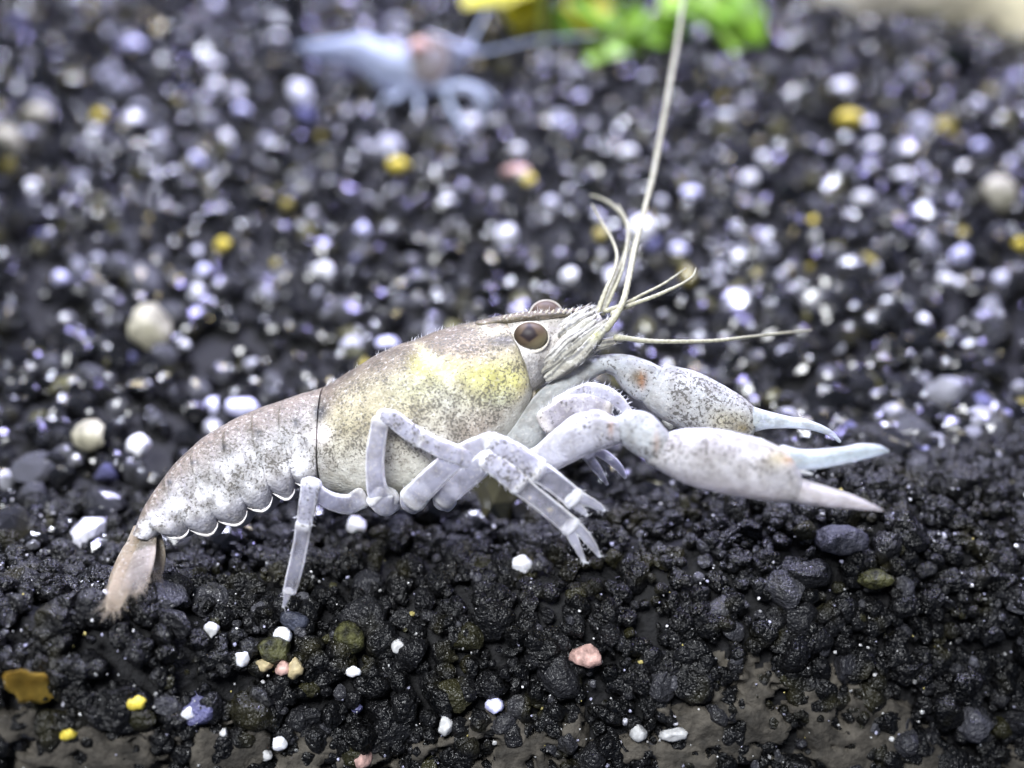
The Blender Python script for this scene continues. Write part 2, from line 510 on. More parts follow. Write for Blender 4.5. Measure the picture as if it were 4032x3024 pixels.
def body_paint(v, extra=0.0):
    """pigment of the shell by place on the animal"""
    px, py = proj(v)
    n = vnoise(v, 0.9, 3); nb = vnoise(v + 31, 2.4, 2)
    dors = np.interp(px, [540, 587, 674, 784, 911, 1021, 1130, 1276, 1385, 1513, 1640, 1750, 1900, 2045, 2300],
                     [2090, 1978, 1850, 1741, 1659, 1608, 1571, 1522, 1449, 1376, 1322, 1285, 1263, 1232, 1210])
    vent = np.interp(px, [540, 650, 760, 900, 1050, 1200, 1300, 1600, 1800, 1960, 2090, 2300],
                     [2200, 2150, 2130, 2080, 2000, 1950, 1940, 1965, 1910, 1790, 1600, 1340])
    t = np.clip((py - dors) / np.maximum(vent - dors, 40), -0.3, 1.2)           # 0 back ... 1 belly
    brown = np.array([0.15, 0.12, 0.09]); tan = np.array([0.44, 0.40, 0.28]); cream = np.array([0.48, 0.46, 0.40]); white = np.array([0.43, 0.42, 0.43])
    def lerp(a, b, k): return a + (b - a) * k[:, None]
    c = lerp(np.tile(brown, (len(v), 1)), tan, smooth(0.02, 0.34, t + 0.12 * n))
    c = lerp(c, cream, smooth(0.42, 0.72, t + 0.12 * n))
    ab = smooth(1330, 1180, px + 60 * n)                                        # abdomen is whiter
    ca = lerp(np.tile(np.array([0.20, 0.165, 0.135]), (len(v), 1)), white, smooth(0.0, 0.42, t + 0.12 * n))
    c = lerp(c, ca, ab)
    spk = np.where(t < 0.65, 0.85, 0.85 - 1.5 * (t - 0.65)) * (1 - 0.15 * ab) + 0.35 * n
    # pink brown cheek and the yellow gland showing through the shell
    def blob(x, y, rx, ry, k=1.0): return k * np.exp(-(((px - x) / rx) ** 2 + ((py - y) / ry) ** 2)) 
    c = lerp(c, np.array([0.44, 0.35, 0.28]), np.clip(blob(1900, 1700, 110, 70, 0.6) + blob(2060, 1560, 45, 100, 0.8), 0, 1))
    ye = np.clip(blob(1930, 1475, 140, 48, 1.1) + blob(1980, 1520, 110, 50, 0.6) + blob(1730, 1450, 90, 40, 0.7) + blob(1660, 1430, 50, 40, .4), 0, 1)
    c = lerp(c, np.array([0.66, 0.64, 0.20]), ye * (0.72 + 0.25 * nb))
    gr = np.clip(blob(1660, 1530, 150, 60, 0.55) + blob(1960, 1570, 120, 30, 0.6), 0, 1)
    c = lerp(c, np.array([0.42, 0.44, 0.27]), gr)
    br = np.clip(blob(1850, 1390, 110, 55, 0.8), 0, 1)
    c = lerp(c, np.array([0.32, 0.26, 0.20]), br)
    spk = spk + 0.35 * gr + 0.2 * br - 0.5 * ye * (nb > 0) - 0.35 * np.exp(-((t - 0.30) / 0.1) ** 2) * (1 - ab)
    gx = np.interp(py, [1350, 1390, 1450, 1520, 1580], [1640, 1680, 1745, 1800, 1850])
    st = np.exp(-((px - gx + 14 * nb) / 20) ** 2) * smooth(1330, 1390, py) * smooth(1580, 1480, py)
    c = lerp(c, np.array([0.66, 0.63, 0.38]), 0.8 * st); spk = spk * (1 - 0.7 * st)
    tp = blob(1930, 1300, 110, 22, 0.8) * smooth(-.4, .3, nb); c = lerp(c, np.array([0.74, 0.69, 0.46]), np.clip(tp, 0, 1))
    gy = blob(1760, 1590, 70, 70, 0.5); c = lerp(c, np.array([0.58, 0.59, 0.56]), np.clip(gy, 0, 1))
    mo = smooth(0.05, 0.5, vnoise(v + 90, 2.0, 3)); c = c * (1 - 0.22 * mo)[:, None]
    # translucent pale belly of the shield
    be = smooth(0.72, 0.86, t + 0.05 * n) * (1 - ab)
    c = lerp(c, np.array([0.52, 0.51, 0.45]), be); spk = spk * (1 - 0.75 * be)
    # dark pigment spots along the flank
    for x, y, rx, ry in ((1258, 1622, 24, 34), (1165, 1660, 13, 17), (1020, 1706, 14, 12), (884, 1760, 15, 13), (766, 1823, 16, 11), (668, 1900, 10, 10), (1205, 1745, 12, 10)):
        q = np.clip(blob(x, y, rx, ry, 1.5), 0, 1) * smooth(-0.5, 0.3, nb + 0.4)
        c = lerp(c, np.array([0.09, 0.09, 0.10]), q)
    q = np.clip(blob(1985, 1342, 50, 20, 1.3), 0, 1); c = lerp(c, np.array([0.17, 0.16, 0.16]), q)   # behind the eye
    q = np.clip(blob(1258, 1712, 40, 34, 1.1), 0, 1); c = lerp(c, np.array([0.90, 0.84, 0.86]), q); spk = spk * (1 - 0.8 * q)
    # granular white clouds on the abdomen
    cl = ab * smooth(0.0, 0.30, vnoise(v + 70, 2.2, 4)) * smooth(0.25, 0.5, t)
    c = lerp(c, np.array([0.84, 0.83, 0.87]), cl); spk = spk * (1 - 0.7 * cl)
    c = c * 0.92
    return c, np.clip(spk * 1.2, 0, 1)

def shell(v, f, bumpy=0.03):
    """small unevenness + pigment"""
    ctr = v.mean(0)
    v = v + ((v - ctr) / (np.linalg.norm(v - ctr, axis=1)[:, None] + 1e-6)) * (bumpy * vnoise(v, 1.3, 3))[:, None]
    c, s = body_paint(v)
    return v, f, {'col': c, 'spk': s}

body_parts = []
# shield over head and thorax: Tx,Ty,Bx,By,off,half-depth
car = [(1258, 1536, 1262, 1880, 0.6, 1.9), (1300, 1509, 1288, 1925, 0.5, 2.4), (1400, 1449, 1385, 1955, 0.4, 2.9), (1513, 1381, 1498, 1963, 0.2, 3.2),
       (1620, 1342, 1620, 1962, 0.1, 3.3), (1730, 1300, 1750, 1935, 0, 3.2), (1820, 1277, 1860, 1880, 0, 3.0), (1900, 1262, 1965, 1785, 0, 2.75),
       (1955, 1252, 2050, 1680, 0, 2.5), (1990, 1262, 2096, 1570, 0, 2.3), (2005, 1300, 2090, 1490, 0, 2.1)]
v, f, s, a = tb_loft(car, 90, 72, 0.92, (0.25, 0.12))
px, py = proj(v)
# cervical groove: a shallow furrow slanting over the side
gx = np.interp(py, [1360, 1440, 1520, 1600, 1680], [1610, 1665, 1760, 1850, 1930])
v = v + FWD[None] * (0.20 * np.exp(-((px - gx) / 16) ** 2) * smooth(1330, 1400, py) * smooth(1720, 1600, py) * np.sign(-np.sin(a)) * -1)[:, None] * -1 * np.sign(np.sin(a))[:, None]
body_parts.append(shell(v, f, 0.05))
# head capsule in front of it
head = [(1960, 1262, 2030, 1600, 0, 2.1), (2050, 1240, 2105, 1545, 0, 1.9), (2130, 1232, 2165, 1490, 0, 1.6), (2210, 1226, 2240, 1425, 0, 1.35), (2290, 1222, 2310, 1365, 0, 1.05), (2345, 1235, 2352, 1310, 0, 0.6)]
v, f, s, a = tb_loft(head, 50, 48, 0.95, (0.2, 0.6))
v = v + ((v - v.mean(0)) / np.linalg.norm(v - v.mean(0), axis=1)[:, None]) * (0.06 * vnoise(v, 2.2, 3))[:, None]
px, py = proj(v)
n = vnoise(np.stack([px / 38 + py / 55, py / 20 + px / 30, 0 * px], 1), 1.0, 3)
c = np.array([0.46, 0.44, 0.42])[None] * (1 + 0.5 * n)[:, None]
dk = np.clip(np.exp(-(((px - 2120) / 70) ** 2 + ((py - 1455) / 45) ** 2)) * 1.2, 0, 1) * smooth(-0.3, 0.3, n + 0.2)
c = c + (np.array([0.16, 0.16, 0.17]) - c) * (0.75 * dk)[:, None]
body_parts.append((v, f, {'col': np.clip(c, 0, 1), 'spk': np.full(len(v), 0.45)}))
# abdomen rings, each overlapping the next
D = [(1276, 1524), (1130, 1571), (1021, 1608), (911, 1659), (784, 1741), (674, 1850), (587, 1978), (535, 2092)]
V = [(1266, 1880), (1170, 1890), (1080, 1915), (980, 1970), (865, 2022), (755, 2060), (665, 2095), (605, 2122)]
HD = [2.2, 2.25, 2.2, 2.1, 1.95, 1.75, 1.5, 1.0]
OF = [0.4, 0.2, 0.0, -0.3, -0.7, -1.3, -2.0, -2.7]
LOBE = [50, 82, 92, 92, 82, 52, 0]
DC = crom(D, 141); VC = crom(V, 141)
for k in range(7):
    rows = []
    for t in np.linspace(-0.12, 1.16, 15):
        i = min(max(k + t, 0), 6.999)
        d = DC[min(140, int(round(i / 7 * 140)))]; q = VC[min(140, int(round(i / 7 * 140)))]
        tc = min(max((t + 0.12) / 1.28, 0), 1)
        grow = 1.0 + 0.006 * math.sin(math.pi * tc) + (0.006 if 0.5 < t < 1.1 else 0) - (0.04 if t > 1.1 else 0)
        m = (d + q) / 2
        T = m + (d - m) * grow; B = m + (q - m) * grow
        dn = (q - d) / np.linalg.norm(q - d)
        B = B + dn * (LOBE[k] * math.sin(math.pi * tc ** 0.62) ** 0.8 - 6)
        rows.append((T[0], T[1], B[0], B[1], np.interp(i, range(8), OF), np.interp(i, range(8), HD) * grow))
    M_ = 64
    v, f, s, a = tb_loft(rows, 30, M_, 0.80, (0.03, 0.03))
    v, f, at = shell(v, f, 0.04)
    # the free lower lobe of the ring is greyish and clearer, with a thick pale rim
    qx, qy = proj(v); o_ = np.argsort(VC[:, 0])
    vy = np.interp(qx, VC[o_, 0], VC[o_, 1])
    low = smooth(-38, 12, qy - vy + 26 * vnoise(v, 1.5, 2)) * (1 if LOBE[k] else 0)
    at['col'] = at['col'] + (np.array([0.30, 0.295, 0.34]) - at['col']) * (0.85 * low)[:, None]
    mid = np.exp(-((qy - vy + 62) / 34) ** 2) * smooth(-0.2, 0.3, vnoise(v + 12, 1.8, 2))
    at['col'] = at['col'] + (np.array([0.92, 0.91, 0.95]) - at['col']) * (0.8 * mid)[:, None]
    at['spk'] = at['spk'] * (1 - 0.5 * low)
    body_parts.append((v, f, at))
    if LOBE[k]:
        g_ = v.reshape(-1, M_, 3)
        nr_ = len(g_)
        for jj in (M_ // 2 + 5, M_ // 2 - 5):
            R = g_[7:nr_ - 11, jj] + (-UPV * 0.03 - FWD * 0.05 * (1 if jj > M_ // 2 else -1))[None]
            R = crom(R, 34)
            T_ = np.gradient(R, axis=0); T_ /= np.linalg.norm(T_, axis=1)[:, None]
            U_ = np.cross(T_, FWD); U_ /= np.linalg.norm(U_, axis=1)[:, None]
            tw = 6.2 * PX * np.sin(np.linspace(0.35, math.pi - 0.15, 34))[:, None]
            v2, f2, s2, a2 = loft(R, U_ * tw, FWD[None] * tw * 1.2, 8, 1.0, (1, 1))
            body_parts.append((v2, f2, {'col': np.tile(np.array([0.84, 0.80, 0.78]), (len(v2), 1)), 'spk': np.zeros(len(v2))}))
rim = crom([(2085, 1440, -.9, 2), (2100, 1500, -.6, 6), (2099, 1566, -.5, 7), (2068, 1645, -.5, 7), (1995, 1738, -.5, 6), (1940, 1800, -.5, 3)], 50)
v, f, s, a = tube(rim, 50, 10, 1.6)
body_parts.append((v, f, {'col': np.tile(np.array([0.72, 0.66, 0.54]), (len(v), 1)) * (1 + .2 * vnoise(v, 2, 2))[:, None], 'spk': np.full(len(v), 0.25)}))
v, f, at = join(body_parts)
body = mesh_obj('body', v, f, M_BODY, cray, at)
body['label'] = 'speckled brown and cream shell with yellow patch behind the eye'

# fine hairs along the back
hb, hd = [], []
for k in range(170):
    q = random.random()
    px = 1280 + 1020 * q ** 0.6
    py = np.interp(px, [1276, 1385, 1513, 1640, 1750, 1900, 2045, 2300], [1522, 1449, 1378, 1332, 1295, 1263, 1234, 1212]) + random.uniform(2, 26)
    hb.append(P(px, py, random.uniform(-0.9, 0.5))); hd.append(UPV + RGT * random.uniform(-.2, .6) - FWD * random.uniform(-.3, .5))
v, f = hairs(hb, hd, 0.26, 0.012, 3)
mesh_obj('hair', v, f, M_HAIR, cray)

# rostrum with its ridge teeth
ros = [(1880, 1262, 1900, 1300, -0.45, 0.7), (2045, 1229, 2050, 1278, -0.5, 0.95), (2150, 1224, 2158, 1268, -0.5, 0.85), (2240, 1218, 2246, 1252, -0.5, 0.55), (2300, 1204, 2306, 1222, -0.55, 0.18), (2322, 1192, 2325, 1200, -0.5, 0.06)]
v, f, s, a = tb_loft(ros, 46, 20, 1.0, (0.5, 0.5))
px, py = proj(v)
n = vnoise(v, 2.4, 2)
c = np.array([0.38, 0.33, 0.27])[None] * (1 + 0.35 * n)[:, None] * np.where((np.abs(py - np.interp(px, [1900, 2050, 2300], [1284, 1258, 1220])) < 5), 0.35, 1.0)[:, None]
cb, sb_ = body_paint(v)
c = cb * np.where((np.abs(py - np.interp(px, [1900, 2050, 2300], [1284, 1258, 1220])) < 5), 0.4, 1.0)[:, None]
rost = mesh_obj('rostrum', v, f, M_BODY, cray, {'col': np.clip(c, 0, 1), 'spk': sb_})
for k in range(13):
    px = 1985 + 24 * k; py = np.interp(px, [1905, 2045, 2300], [1266, 1238, 1216])
    v, f, s, a = tube([(px - 5, py + 8, -1.15, 6), (px, py, -1.25, 4.5), (px + 5, py - 9, -1.3, 1.2)], 5, 7)
    mesh_obj('tooth', v, f, M_BODY, rost, {'col': np.tile([0.66, 0.62, 0.52], (len(v), 1)), 'spk': np.zeros(len(v))})

# eyes
def eye_mat():
    m, nt, b = new_mat('crayfish_eye')
    c = attr(nt, 'col'); nt.links.new(c.outputs['Color'], b.inputs['Base Color'])
    b.inputs['Roughness'].default_value = 0.5; b.inputs['IOR'].default_value = 1.3
    b.inputs['Coat Weight'].default_value = 0.0; b.inputs['Coat Roughness'].default_value = 0.15
    v = coords_mm(nt); bump(nt, noise(nt, v, 14.0, 1.0), b, 0.01, 0.4)
    return m
M_EYE = eye_mat()
def ellipsoid(c, e1, e2, e3, n=26, m=30):
    u = np.linspace(0.02, math.pi - 0.02, n)
    C = np.array([c + e1 * -math.cos(q) for q in u])
    return loft(C, np.array([e2 * math.sin(q) for q in u]), np.array([e3 * math.sin(q) for q in u]), m, 1.0, (0, 0))
def tilt2(ang):
    e1 = RGT * math.cos(ang) + UPV * math.sin(ang); e2 = -RGT * math.sin(ang) + UPV * math.cos(ang)
    return e1, e2
for (x, y, off, rx, ry, near) in ((2089, 1321, -1.75, 64, 52, True), (2150, 1236, 1.4, 62, 54, False)):
    e1, e2 = tilt2(-0.10)
    v, f, s, a = ellipsoid(P(x, y, off), e1 * rx * PX, e2 * ry * PX, FWD * 0.62, 70, 70)
    px, py = proj(v)
    dx, dy = (px - x) / rx, (py - y) / ry
    n = vnoise(v, 3.0, 2)
    if near:
        c = np.tile(np.array([0.075, 0.052, 0.034]), (len(v), 1))
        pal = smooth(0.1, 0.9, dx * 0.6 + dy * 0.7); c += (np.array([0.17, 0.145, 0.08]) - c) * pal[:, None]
        pup = smooth(1.0, 0.7, np.abs(dx + 0.08) * 1.15 + np.maximum(dy, -dy * 0.5) * 1.25 + 0.1 * n + 0.22)
        c += (np.array([0.018, 0.012, 0.014]) - c) * pup[:, None]
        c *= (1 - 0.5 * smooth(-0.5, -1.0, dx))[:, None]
    else:
        c = np.array([0.075, 0.052, 0.04])[None] * (1 + 0.6 * n)[:, None]
    ey = mesh_obj('eye', v, f, M_EYE, cray, {'col': np.clip(c, 0, 1)})
    # pale socket rim
    an = np.linspace(0, 2 * math.pi, 41)[:-1]
    rc = P(x + 2, y + 6, off + 0.15)
    R = np.array([rc + e1 * rx * 1.07 * PX * math.cos(q) + e2 * ry * 1.10 * PX * math.sin(q) for q in an])
    tw = (4 + 9 * np.maximum(0, -np.sin(an + 0.3)))[:, None] * PX
    rad = (R - rc) / np.linalg.norm(R - rc, axis=1)[:, None]
    aa = np.arange(10) / 10 * 2 * math.pi
    vs = np.concatenate([R[i] + rad[i] * math.cos(b_) * tw[i] + FWD * math.sin(b_) * 0.28 for i in range(40) for b_ in [0]] ) if False else \
        np.concatenate([[R[i] + rad[i] * math.cos(b_) * tw[i] + FWD * math.sin(b_) * 0.30 for b_ in aa] for i in range(40)])
    i_ = np.arange(40)[:, None]; j_ = np.arange(10)[None]
    ff = np.stack([i_ * 10 + j_, ((i_ + 1) % 40) * 10 + j_, ((i_ + 1) % 40) * 10 + (j_ + 1) % 10, i_ * 10 + (j_ + 1) % 10], -1).reshape(-1, 4)
    cc = np.tile([0.50, 0.47, 0.41], (len(vs), 1)) * (1 + 0.15 * vnoise(vs, 3, 2))[:, None]
    mesh_obj('eye_socket', vs, ff, M_BODY, ey, {'col': np.clip(cc, 0, 1), 'spk': np.full(len(vs), 0.3)})

def streaky(v, ang_s, base=(0.56, 0.55, 0.49), dark=(0.10, 0.10, 0.10), freq=9.0, amt=0.85):
    k = vnoise(np.stack([ang_s[1] * freq / 6.28 * 6, ang_s[0] * 2.2, 0 * ang_s[0]], 1), 1.0, 2)
    q = smooth(0.0, 0.45, k) * amt
    b = np.array(base)[None]; return b + (np.array(dark)[None] - b) * q[:, None]

# antenna bases: a fan of stout segments and the blade-like scale in front of the eye
rs = np.random.default_rng(5)
STR = [('antennal_scale', (2150, 1492), (2275, 1408), (2402, 1268), 30, -1.75, 0.0), ('antenna_base', (2135, 1462), (2240, 1378), (2388, 1262), 27, -1.7, 0.1),
       ('antennal_scale', (2140, 1432), (2225, 1352), (2345, 1262), 22, -1.75, -0.1), ('antenna_base', (2165, 1390), (2250, 1318), (2350, 1240), 20, -1.65, 0.1),
       ('antennule_base', (2170, 1350), (2250, 1288), (2340, 1226), 22, -1.45, 0.0), ('antennule_base', (2170, 1305), (2250, 1262), (2325, 1212), 20, -1.2, 0.1),
       ('antennule_base', (2240, 1245), (2310, 1225), (2378, 1206), 19, 0.7, 0.0), ('antenna_base', (2200, 1460), (2330, 1370), (2470, 1330), 22, -1.35, 0.0),
       ('antenna_base', (2250, 1440), (2350, 1365), (2440, 1322), 18, -1.0, 0.0), ('antenna_base', (2200, 1420), (2310, 1330), (2405, 1255), 22, -1.3, 0.05)]
for k, (name, p0_, p1_, p2_, w_, off, bow) in enumerate(STR):
    v, f, s, a = tube([(*p0_, off + .4, w_ * .5), ((p0_[0] + p1_[0]) / 2, (p0_[1] + p1_[1]) / 2 + 4, off + .1, w_ * .95), (*p1_, off, w_), ((p1_[0] + p2_[0]) / 2, (p1_[1] + p2_[1]) / 2, off + .1, w_ * .8), (*p2_, off + .3, w_ * .3)], 34, 26, 0.7, (.5, .5))
    v = v + (0.05 * vnoise(v, 3.0, 2))[:, None] * (UPV - FWD)[None]
    kk = vnoise(np.stack([a * 3.2 + 7 * k, s * 3.0, 0 * s], 1), 1.0, 2)
    base = np.array([(.40, .39, .34), (.30, .29, .25), (.48, .47, .44)][k % 3])
    c = base[None] + (np.array([.10, .10, .10]) - base)[None] * (smooth(-0.05, 0.25, kk) * .9)[:, None]
    px, py = proj(v)
    if k == 0:
        q = np.exp(-(((px - 2335) / 38) ** 2 + ((py - 1318) / 22) ** 2)); c = c + (np.array([0.30, 0.30, 0.13]) - c) * (0.8 * q)[:, None]
    o = mesh_obj(name, v, f, M_BODY, cray, {'col': np.clip(c, 0, 1), 'spk': np.full(len(v), 0.2)})
    idx = rs.choice(np.where(np.abs(np.cos(a)) > .7)[0], 26)
    ax = P(*p2_, off) - P(*p0_, off); ax /= np.linalg.norm(ax)
    hv, hf = hairs(v[idx], ax[None] + rs.normal(0, .35, (26, 3)) + UPV * .3, 0.3, 0.012, k)
    mesh_obj('hair', hv, hf, M_HAIR, o)

def feeler(name, pts, n=60):
    v, f, s, a = tube(pts, n, 8, 1.0)
    ring = 1 + 0.10 * np.sin(s * n * 2.2)
    mid = np.repeat(v.reshape(-1, 8, 3).mean(1), 8, axis=0)
    v = mid + (v - mid) * ring[:, None]
    return mesh_obj(name, v, f, M_ANT, cray)
# long whips (px, py, off, radius px)
A5 = lambda x, y: (2000 + 0.5425 * x, 600 + 0.5425 * y)
feeler('antenna', [(*A5(715, 1280), -1.5, 15), (*A5(780, 1190), -1.4, 14), (*A5(840, 1070), -1.0, 13), (*A5(880, 900), 0, 13), (*A5(915, 720), 1.8, 12.5), (*A5(960, 540), 4.0, 11.5), (*A5(1010, 340), 7, 11.5), (*A5(1065, 110), 11, 12), (2640, 320, 15, 12), (2668, 160, 19, 11), (2690, 0, 23, 10), (2706, -160, 27, 8)], 110)
feeler('antenna', [(*A5(690, 1165), 0.8, 12), (*A5(745, 1000), 1.5, 11), (*A5(800, 860), 2.5, 10), (*A5(855, 720), 4, 9), (*A5(875, 600), 5.5, 9), (*A5(850, 490), 7, 8), (*A5(780, 400), 8.5, 7), (*A5(690, 340), 10, 6), (*A5(600, 310), 11, 4)], 80)
feeler('antennule', [(*A5(655, 1150), 0.2, 11), (*A5(710, 1000), 0.6, 9), (*A5(770, 860), 1.5, 8), (*A5(790, 740), 2.5, 7), (*A5(750, 620), 4, 6), (*A5(680, 500), 5.5, 5), (*A5(610, 380), 7, 3)])
feeler('antennule', [(*A5(700, 1150), 0.6, 8), (*A5(770, 1000), 1.2, 7), (*A5(830, 850), 2.2, 6), (*A5(865, 640), 4, 6), (*A5(860, 500), 6, 5), (*A5(800, 380), 8, 3)])
feeler('antennule', [(*A5(720, 1150), -0.4, 10), (*A5(860, 1095), -0.2, 8), (*A5(980, 1030), 0, 6), (*A5(1110, 965), .4, 5), (*A5(1210, 900), .8, 4), (*A5(1290, 840), 1.5, 2)])
feeler('antennule', [(*A5(760, 1170), -0.6, 10), (*A5(860, 1120), -0.5, 9), (*A5(1050, 1050), -0.4, 8), (*A5(1160, 1003), -.3, 7), (*A5(1260, 955), 0, 5.5), (*A5(1340, 900), .5, 4), (*A5(1365, 840), 1, 2)])
feeler('antenna', [(*A5(790, 1345), -1.45, 14), (*A5(860, 1350), -1.4, 11), (*A5(1000, 1368), -1.2, 9.5), (*A5(1200, 1374), -.8, 8.5), (*A5(1500, 1367), 0.2, 7.5), (*A5(1700, 1345), 1.4, 6.5), (*A5(1900, 1322), 3, 5.5), (*A5(2200, 1290), 5, 4)], 100)

# ---- limbs
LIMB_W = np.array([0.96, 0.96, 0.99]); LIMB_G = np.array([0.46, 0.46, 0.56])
def limb_seg(name, pts, parent, flat=0.75, spots=0.0, thin=0.35, n=22, cap=(0.6, 0.6), tintc=None, bris=0):
    v, f, s, a = tube([(p[0], p[1], p[2], p[3] * 1.12) for p in pts], n, 22, flat, cap, 0.72, 0.10)
    v = v + (0.018 * vnoise(v, 3.0, 2))[:, None] * (UPV + RGT)[None]
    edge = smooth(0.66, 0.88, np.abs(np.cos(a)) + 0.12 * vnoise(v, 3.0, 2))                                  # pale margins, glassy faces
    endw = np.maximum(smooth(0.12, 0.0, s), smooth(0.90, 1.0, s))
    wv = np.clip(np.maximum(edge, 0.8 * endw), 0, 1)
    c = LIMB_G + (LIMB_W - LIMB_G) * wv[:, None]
    if spots > 0.3:
        bd = smooth(0.1, 0.45, vnoise(v + 55, 1.1, 3)) * spots * 0.55 * (1 - 0.6 * edge); c = c + (np.array([0.20, 0.19, 0.24]) - c) * bd[:, None]
    if tintc is not None: c = c * np.array(tintc)[None]
    c = c * (1 + 0.10 * vnoise(v, 2.2, 3))[:, None]
    th = np.clip(1.35 * thin * (1 - wv) * (1 - 0.7 * min(1, spots)) * (1 + 0.4 * vnoise(v + 4, 1.8, 2)), 0, .85)
    spk = np.clip(spots * (0.7 + 0.5 * vnoise(v, 1.6, 2)), 0, 1)
    o = mesh_obj(name, v, f, M_LIMB, parent, {'col': np.clip(c, 0, 1), 'spk': spk, 'thin': th})
    if bris:
        r = np.random.default_rng(int(abs(pts[0][0])) + bris)
        idx = r.choice(np.where((np.abs(np.cos(a)) > 0.8))[0], bris)
        ctr = np.repeat(v.reshape(-1, 22, 3).mean(1), 22, axis=0)
        ax = P(pts[-1][0], pts[-1][1], pts[-1][2]) - P(pts[0][0], pts[0][1], pts[0][2]); ax /= np.linalg.norm(ax)
        dd = (v - ctr)[idx]; dd = dd / np.linalg.norm(dd, axis=1)[:, None] + ax * 0.7 + r.normal(0, 0.2, (bris, 3))
        hv, hf = hairs(v[idx], dd, 0.22, 0.014, bris)
        o2 = mesh_obj('bristle', hv, hf, M_HAIR, parent if parent.parent else o)
    return o

# rear leg with one foot planted behind
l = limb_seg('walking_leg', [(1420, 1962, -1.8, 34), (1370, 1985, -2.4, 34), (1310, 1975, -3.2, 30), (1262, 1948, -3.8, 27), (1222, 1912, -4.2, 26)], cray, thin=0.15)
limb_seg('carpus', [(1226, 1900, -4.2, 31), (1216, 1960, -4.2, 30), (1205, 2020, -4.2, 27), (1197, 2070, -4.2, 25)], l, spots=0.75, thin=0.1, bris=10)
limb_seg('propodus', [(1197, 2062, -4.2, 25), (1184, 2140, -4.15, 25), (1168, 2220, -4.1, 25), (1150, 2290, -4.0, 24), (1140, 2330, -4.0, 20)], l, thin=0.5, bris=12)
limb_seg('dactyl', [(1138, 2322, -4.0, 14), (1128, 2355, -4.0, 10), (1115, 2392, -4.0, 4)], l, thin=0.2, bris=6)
# leg folded up over the flank
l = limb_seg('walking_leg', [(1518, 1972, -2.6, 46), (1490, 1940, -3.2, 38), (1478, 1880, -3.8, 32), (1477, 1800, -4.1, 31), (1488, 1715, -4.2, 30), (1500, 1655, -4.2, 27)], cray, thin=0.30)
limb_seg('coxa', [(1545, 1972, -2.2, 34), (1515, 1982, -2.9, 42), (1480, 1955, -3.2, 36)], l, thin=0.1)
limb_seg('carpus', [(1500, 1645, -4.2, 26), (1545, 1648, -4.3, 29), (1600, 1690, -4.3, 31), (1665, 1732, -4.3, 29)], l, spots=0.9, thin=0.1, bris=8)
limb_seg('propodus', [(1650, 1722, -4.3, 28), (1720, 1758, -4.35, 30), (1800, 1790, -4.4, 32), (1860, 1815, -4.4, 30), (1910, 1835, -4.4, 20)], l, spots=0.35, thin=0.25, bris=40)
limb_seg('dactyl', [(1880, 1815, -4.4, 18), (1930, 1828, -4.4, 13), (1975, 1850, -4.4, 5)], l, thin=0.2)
# two legs with small pincers reaching forward
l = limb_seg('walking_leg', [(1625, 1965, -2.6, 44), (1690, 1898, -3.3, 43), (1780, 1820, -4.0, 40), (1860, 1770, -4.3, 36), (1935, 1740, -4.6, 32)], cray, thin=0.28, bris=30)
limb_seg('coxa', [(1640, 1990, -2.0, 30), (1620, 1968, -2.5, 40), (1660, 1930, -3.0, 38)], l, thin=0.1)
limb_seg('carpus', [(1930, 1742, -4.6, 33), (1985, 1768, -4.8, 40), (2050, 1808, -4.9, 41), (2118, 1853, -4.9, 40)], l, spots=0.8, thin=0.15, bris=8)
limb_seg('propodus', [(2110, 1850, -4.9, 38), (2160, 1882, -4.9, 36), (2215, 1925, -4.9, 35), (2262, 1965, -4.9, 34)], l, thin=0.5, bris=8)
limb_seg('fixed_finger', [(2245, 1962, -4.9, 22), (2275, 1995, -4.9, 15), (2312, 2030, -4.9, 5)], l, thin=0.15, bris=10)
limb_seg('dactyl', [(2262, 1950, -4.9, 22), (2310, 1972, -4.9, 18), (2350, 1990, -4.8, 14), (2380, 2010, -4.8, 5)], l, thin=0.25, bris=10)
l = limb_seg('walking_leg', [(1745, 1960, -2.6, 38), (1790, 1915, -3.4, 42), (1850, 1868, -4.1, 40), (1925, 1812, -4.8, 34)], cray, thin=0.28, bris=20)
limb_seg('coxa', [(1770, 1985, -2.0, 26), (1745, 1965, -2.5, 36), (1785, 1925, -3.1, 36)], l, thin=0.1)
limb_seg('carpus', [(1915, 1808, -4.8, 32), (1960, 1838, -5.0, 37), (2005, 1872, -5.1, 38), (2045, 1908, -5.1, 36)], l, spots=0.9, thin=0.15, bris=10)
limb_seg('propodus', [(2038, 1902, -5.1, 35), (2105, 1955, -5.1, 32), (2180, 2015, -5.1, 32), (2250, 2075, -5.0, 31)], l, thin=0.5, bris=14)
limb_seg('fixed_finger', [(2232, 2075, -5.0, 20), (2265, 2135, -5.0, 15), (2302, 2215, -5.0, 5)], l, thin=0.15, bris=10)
limb_seg('dactyl', [(2252, 2060, -5.0, 20), (2300, 2105, -5.0, 17), (2335, 2150, -5.0, 13), (2362, 2192, -5.0, 4)], l, thin=0.25, bris=10)
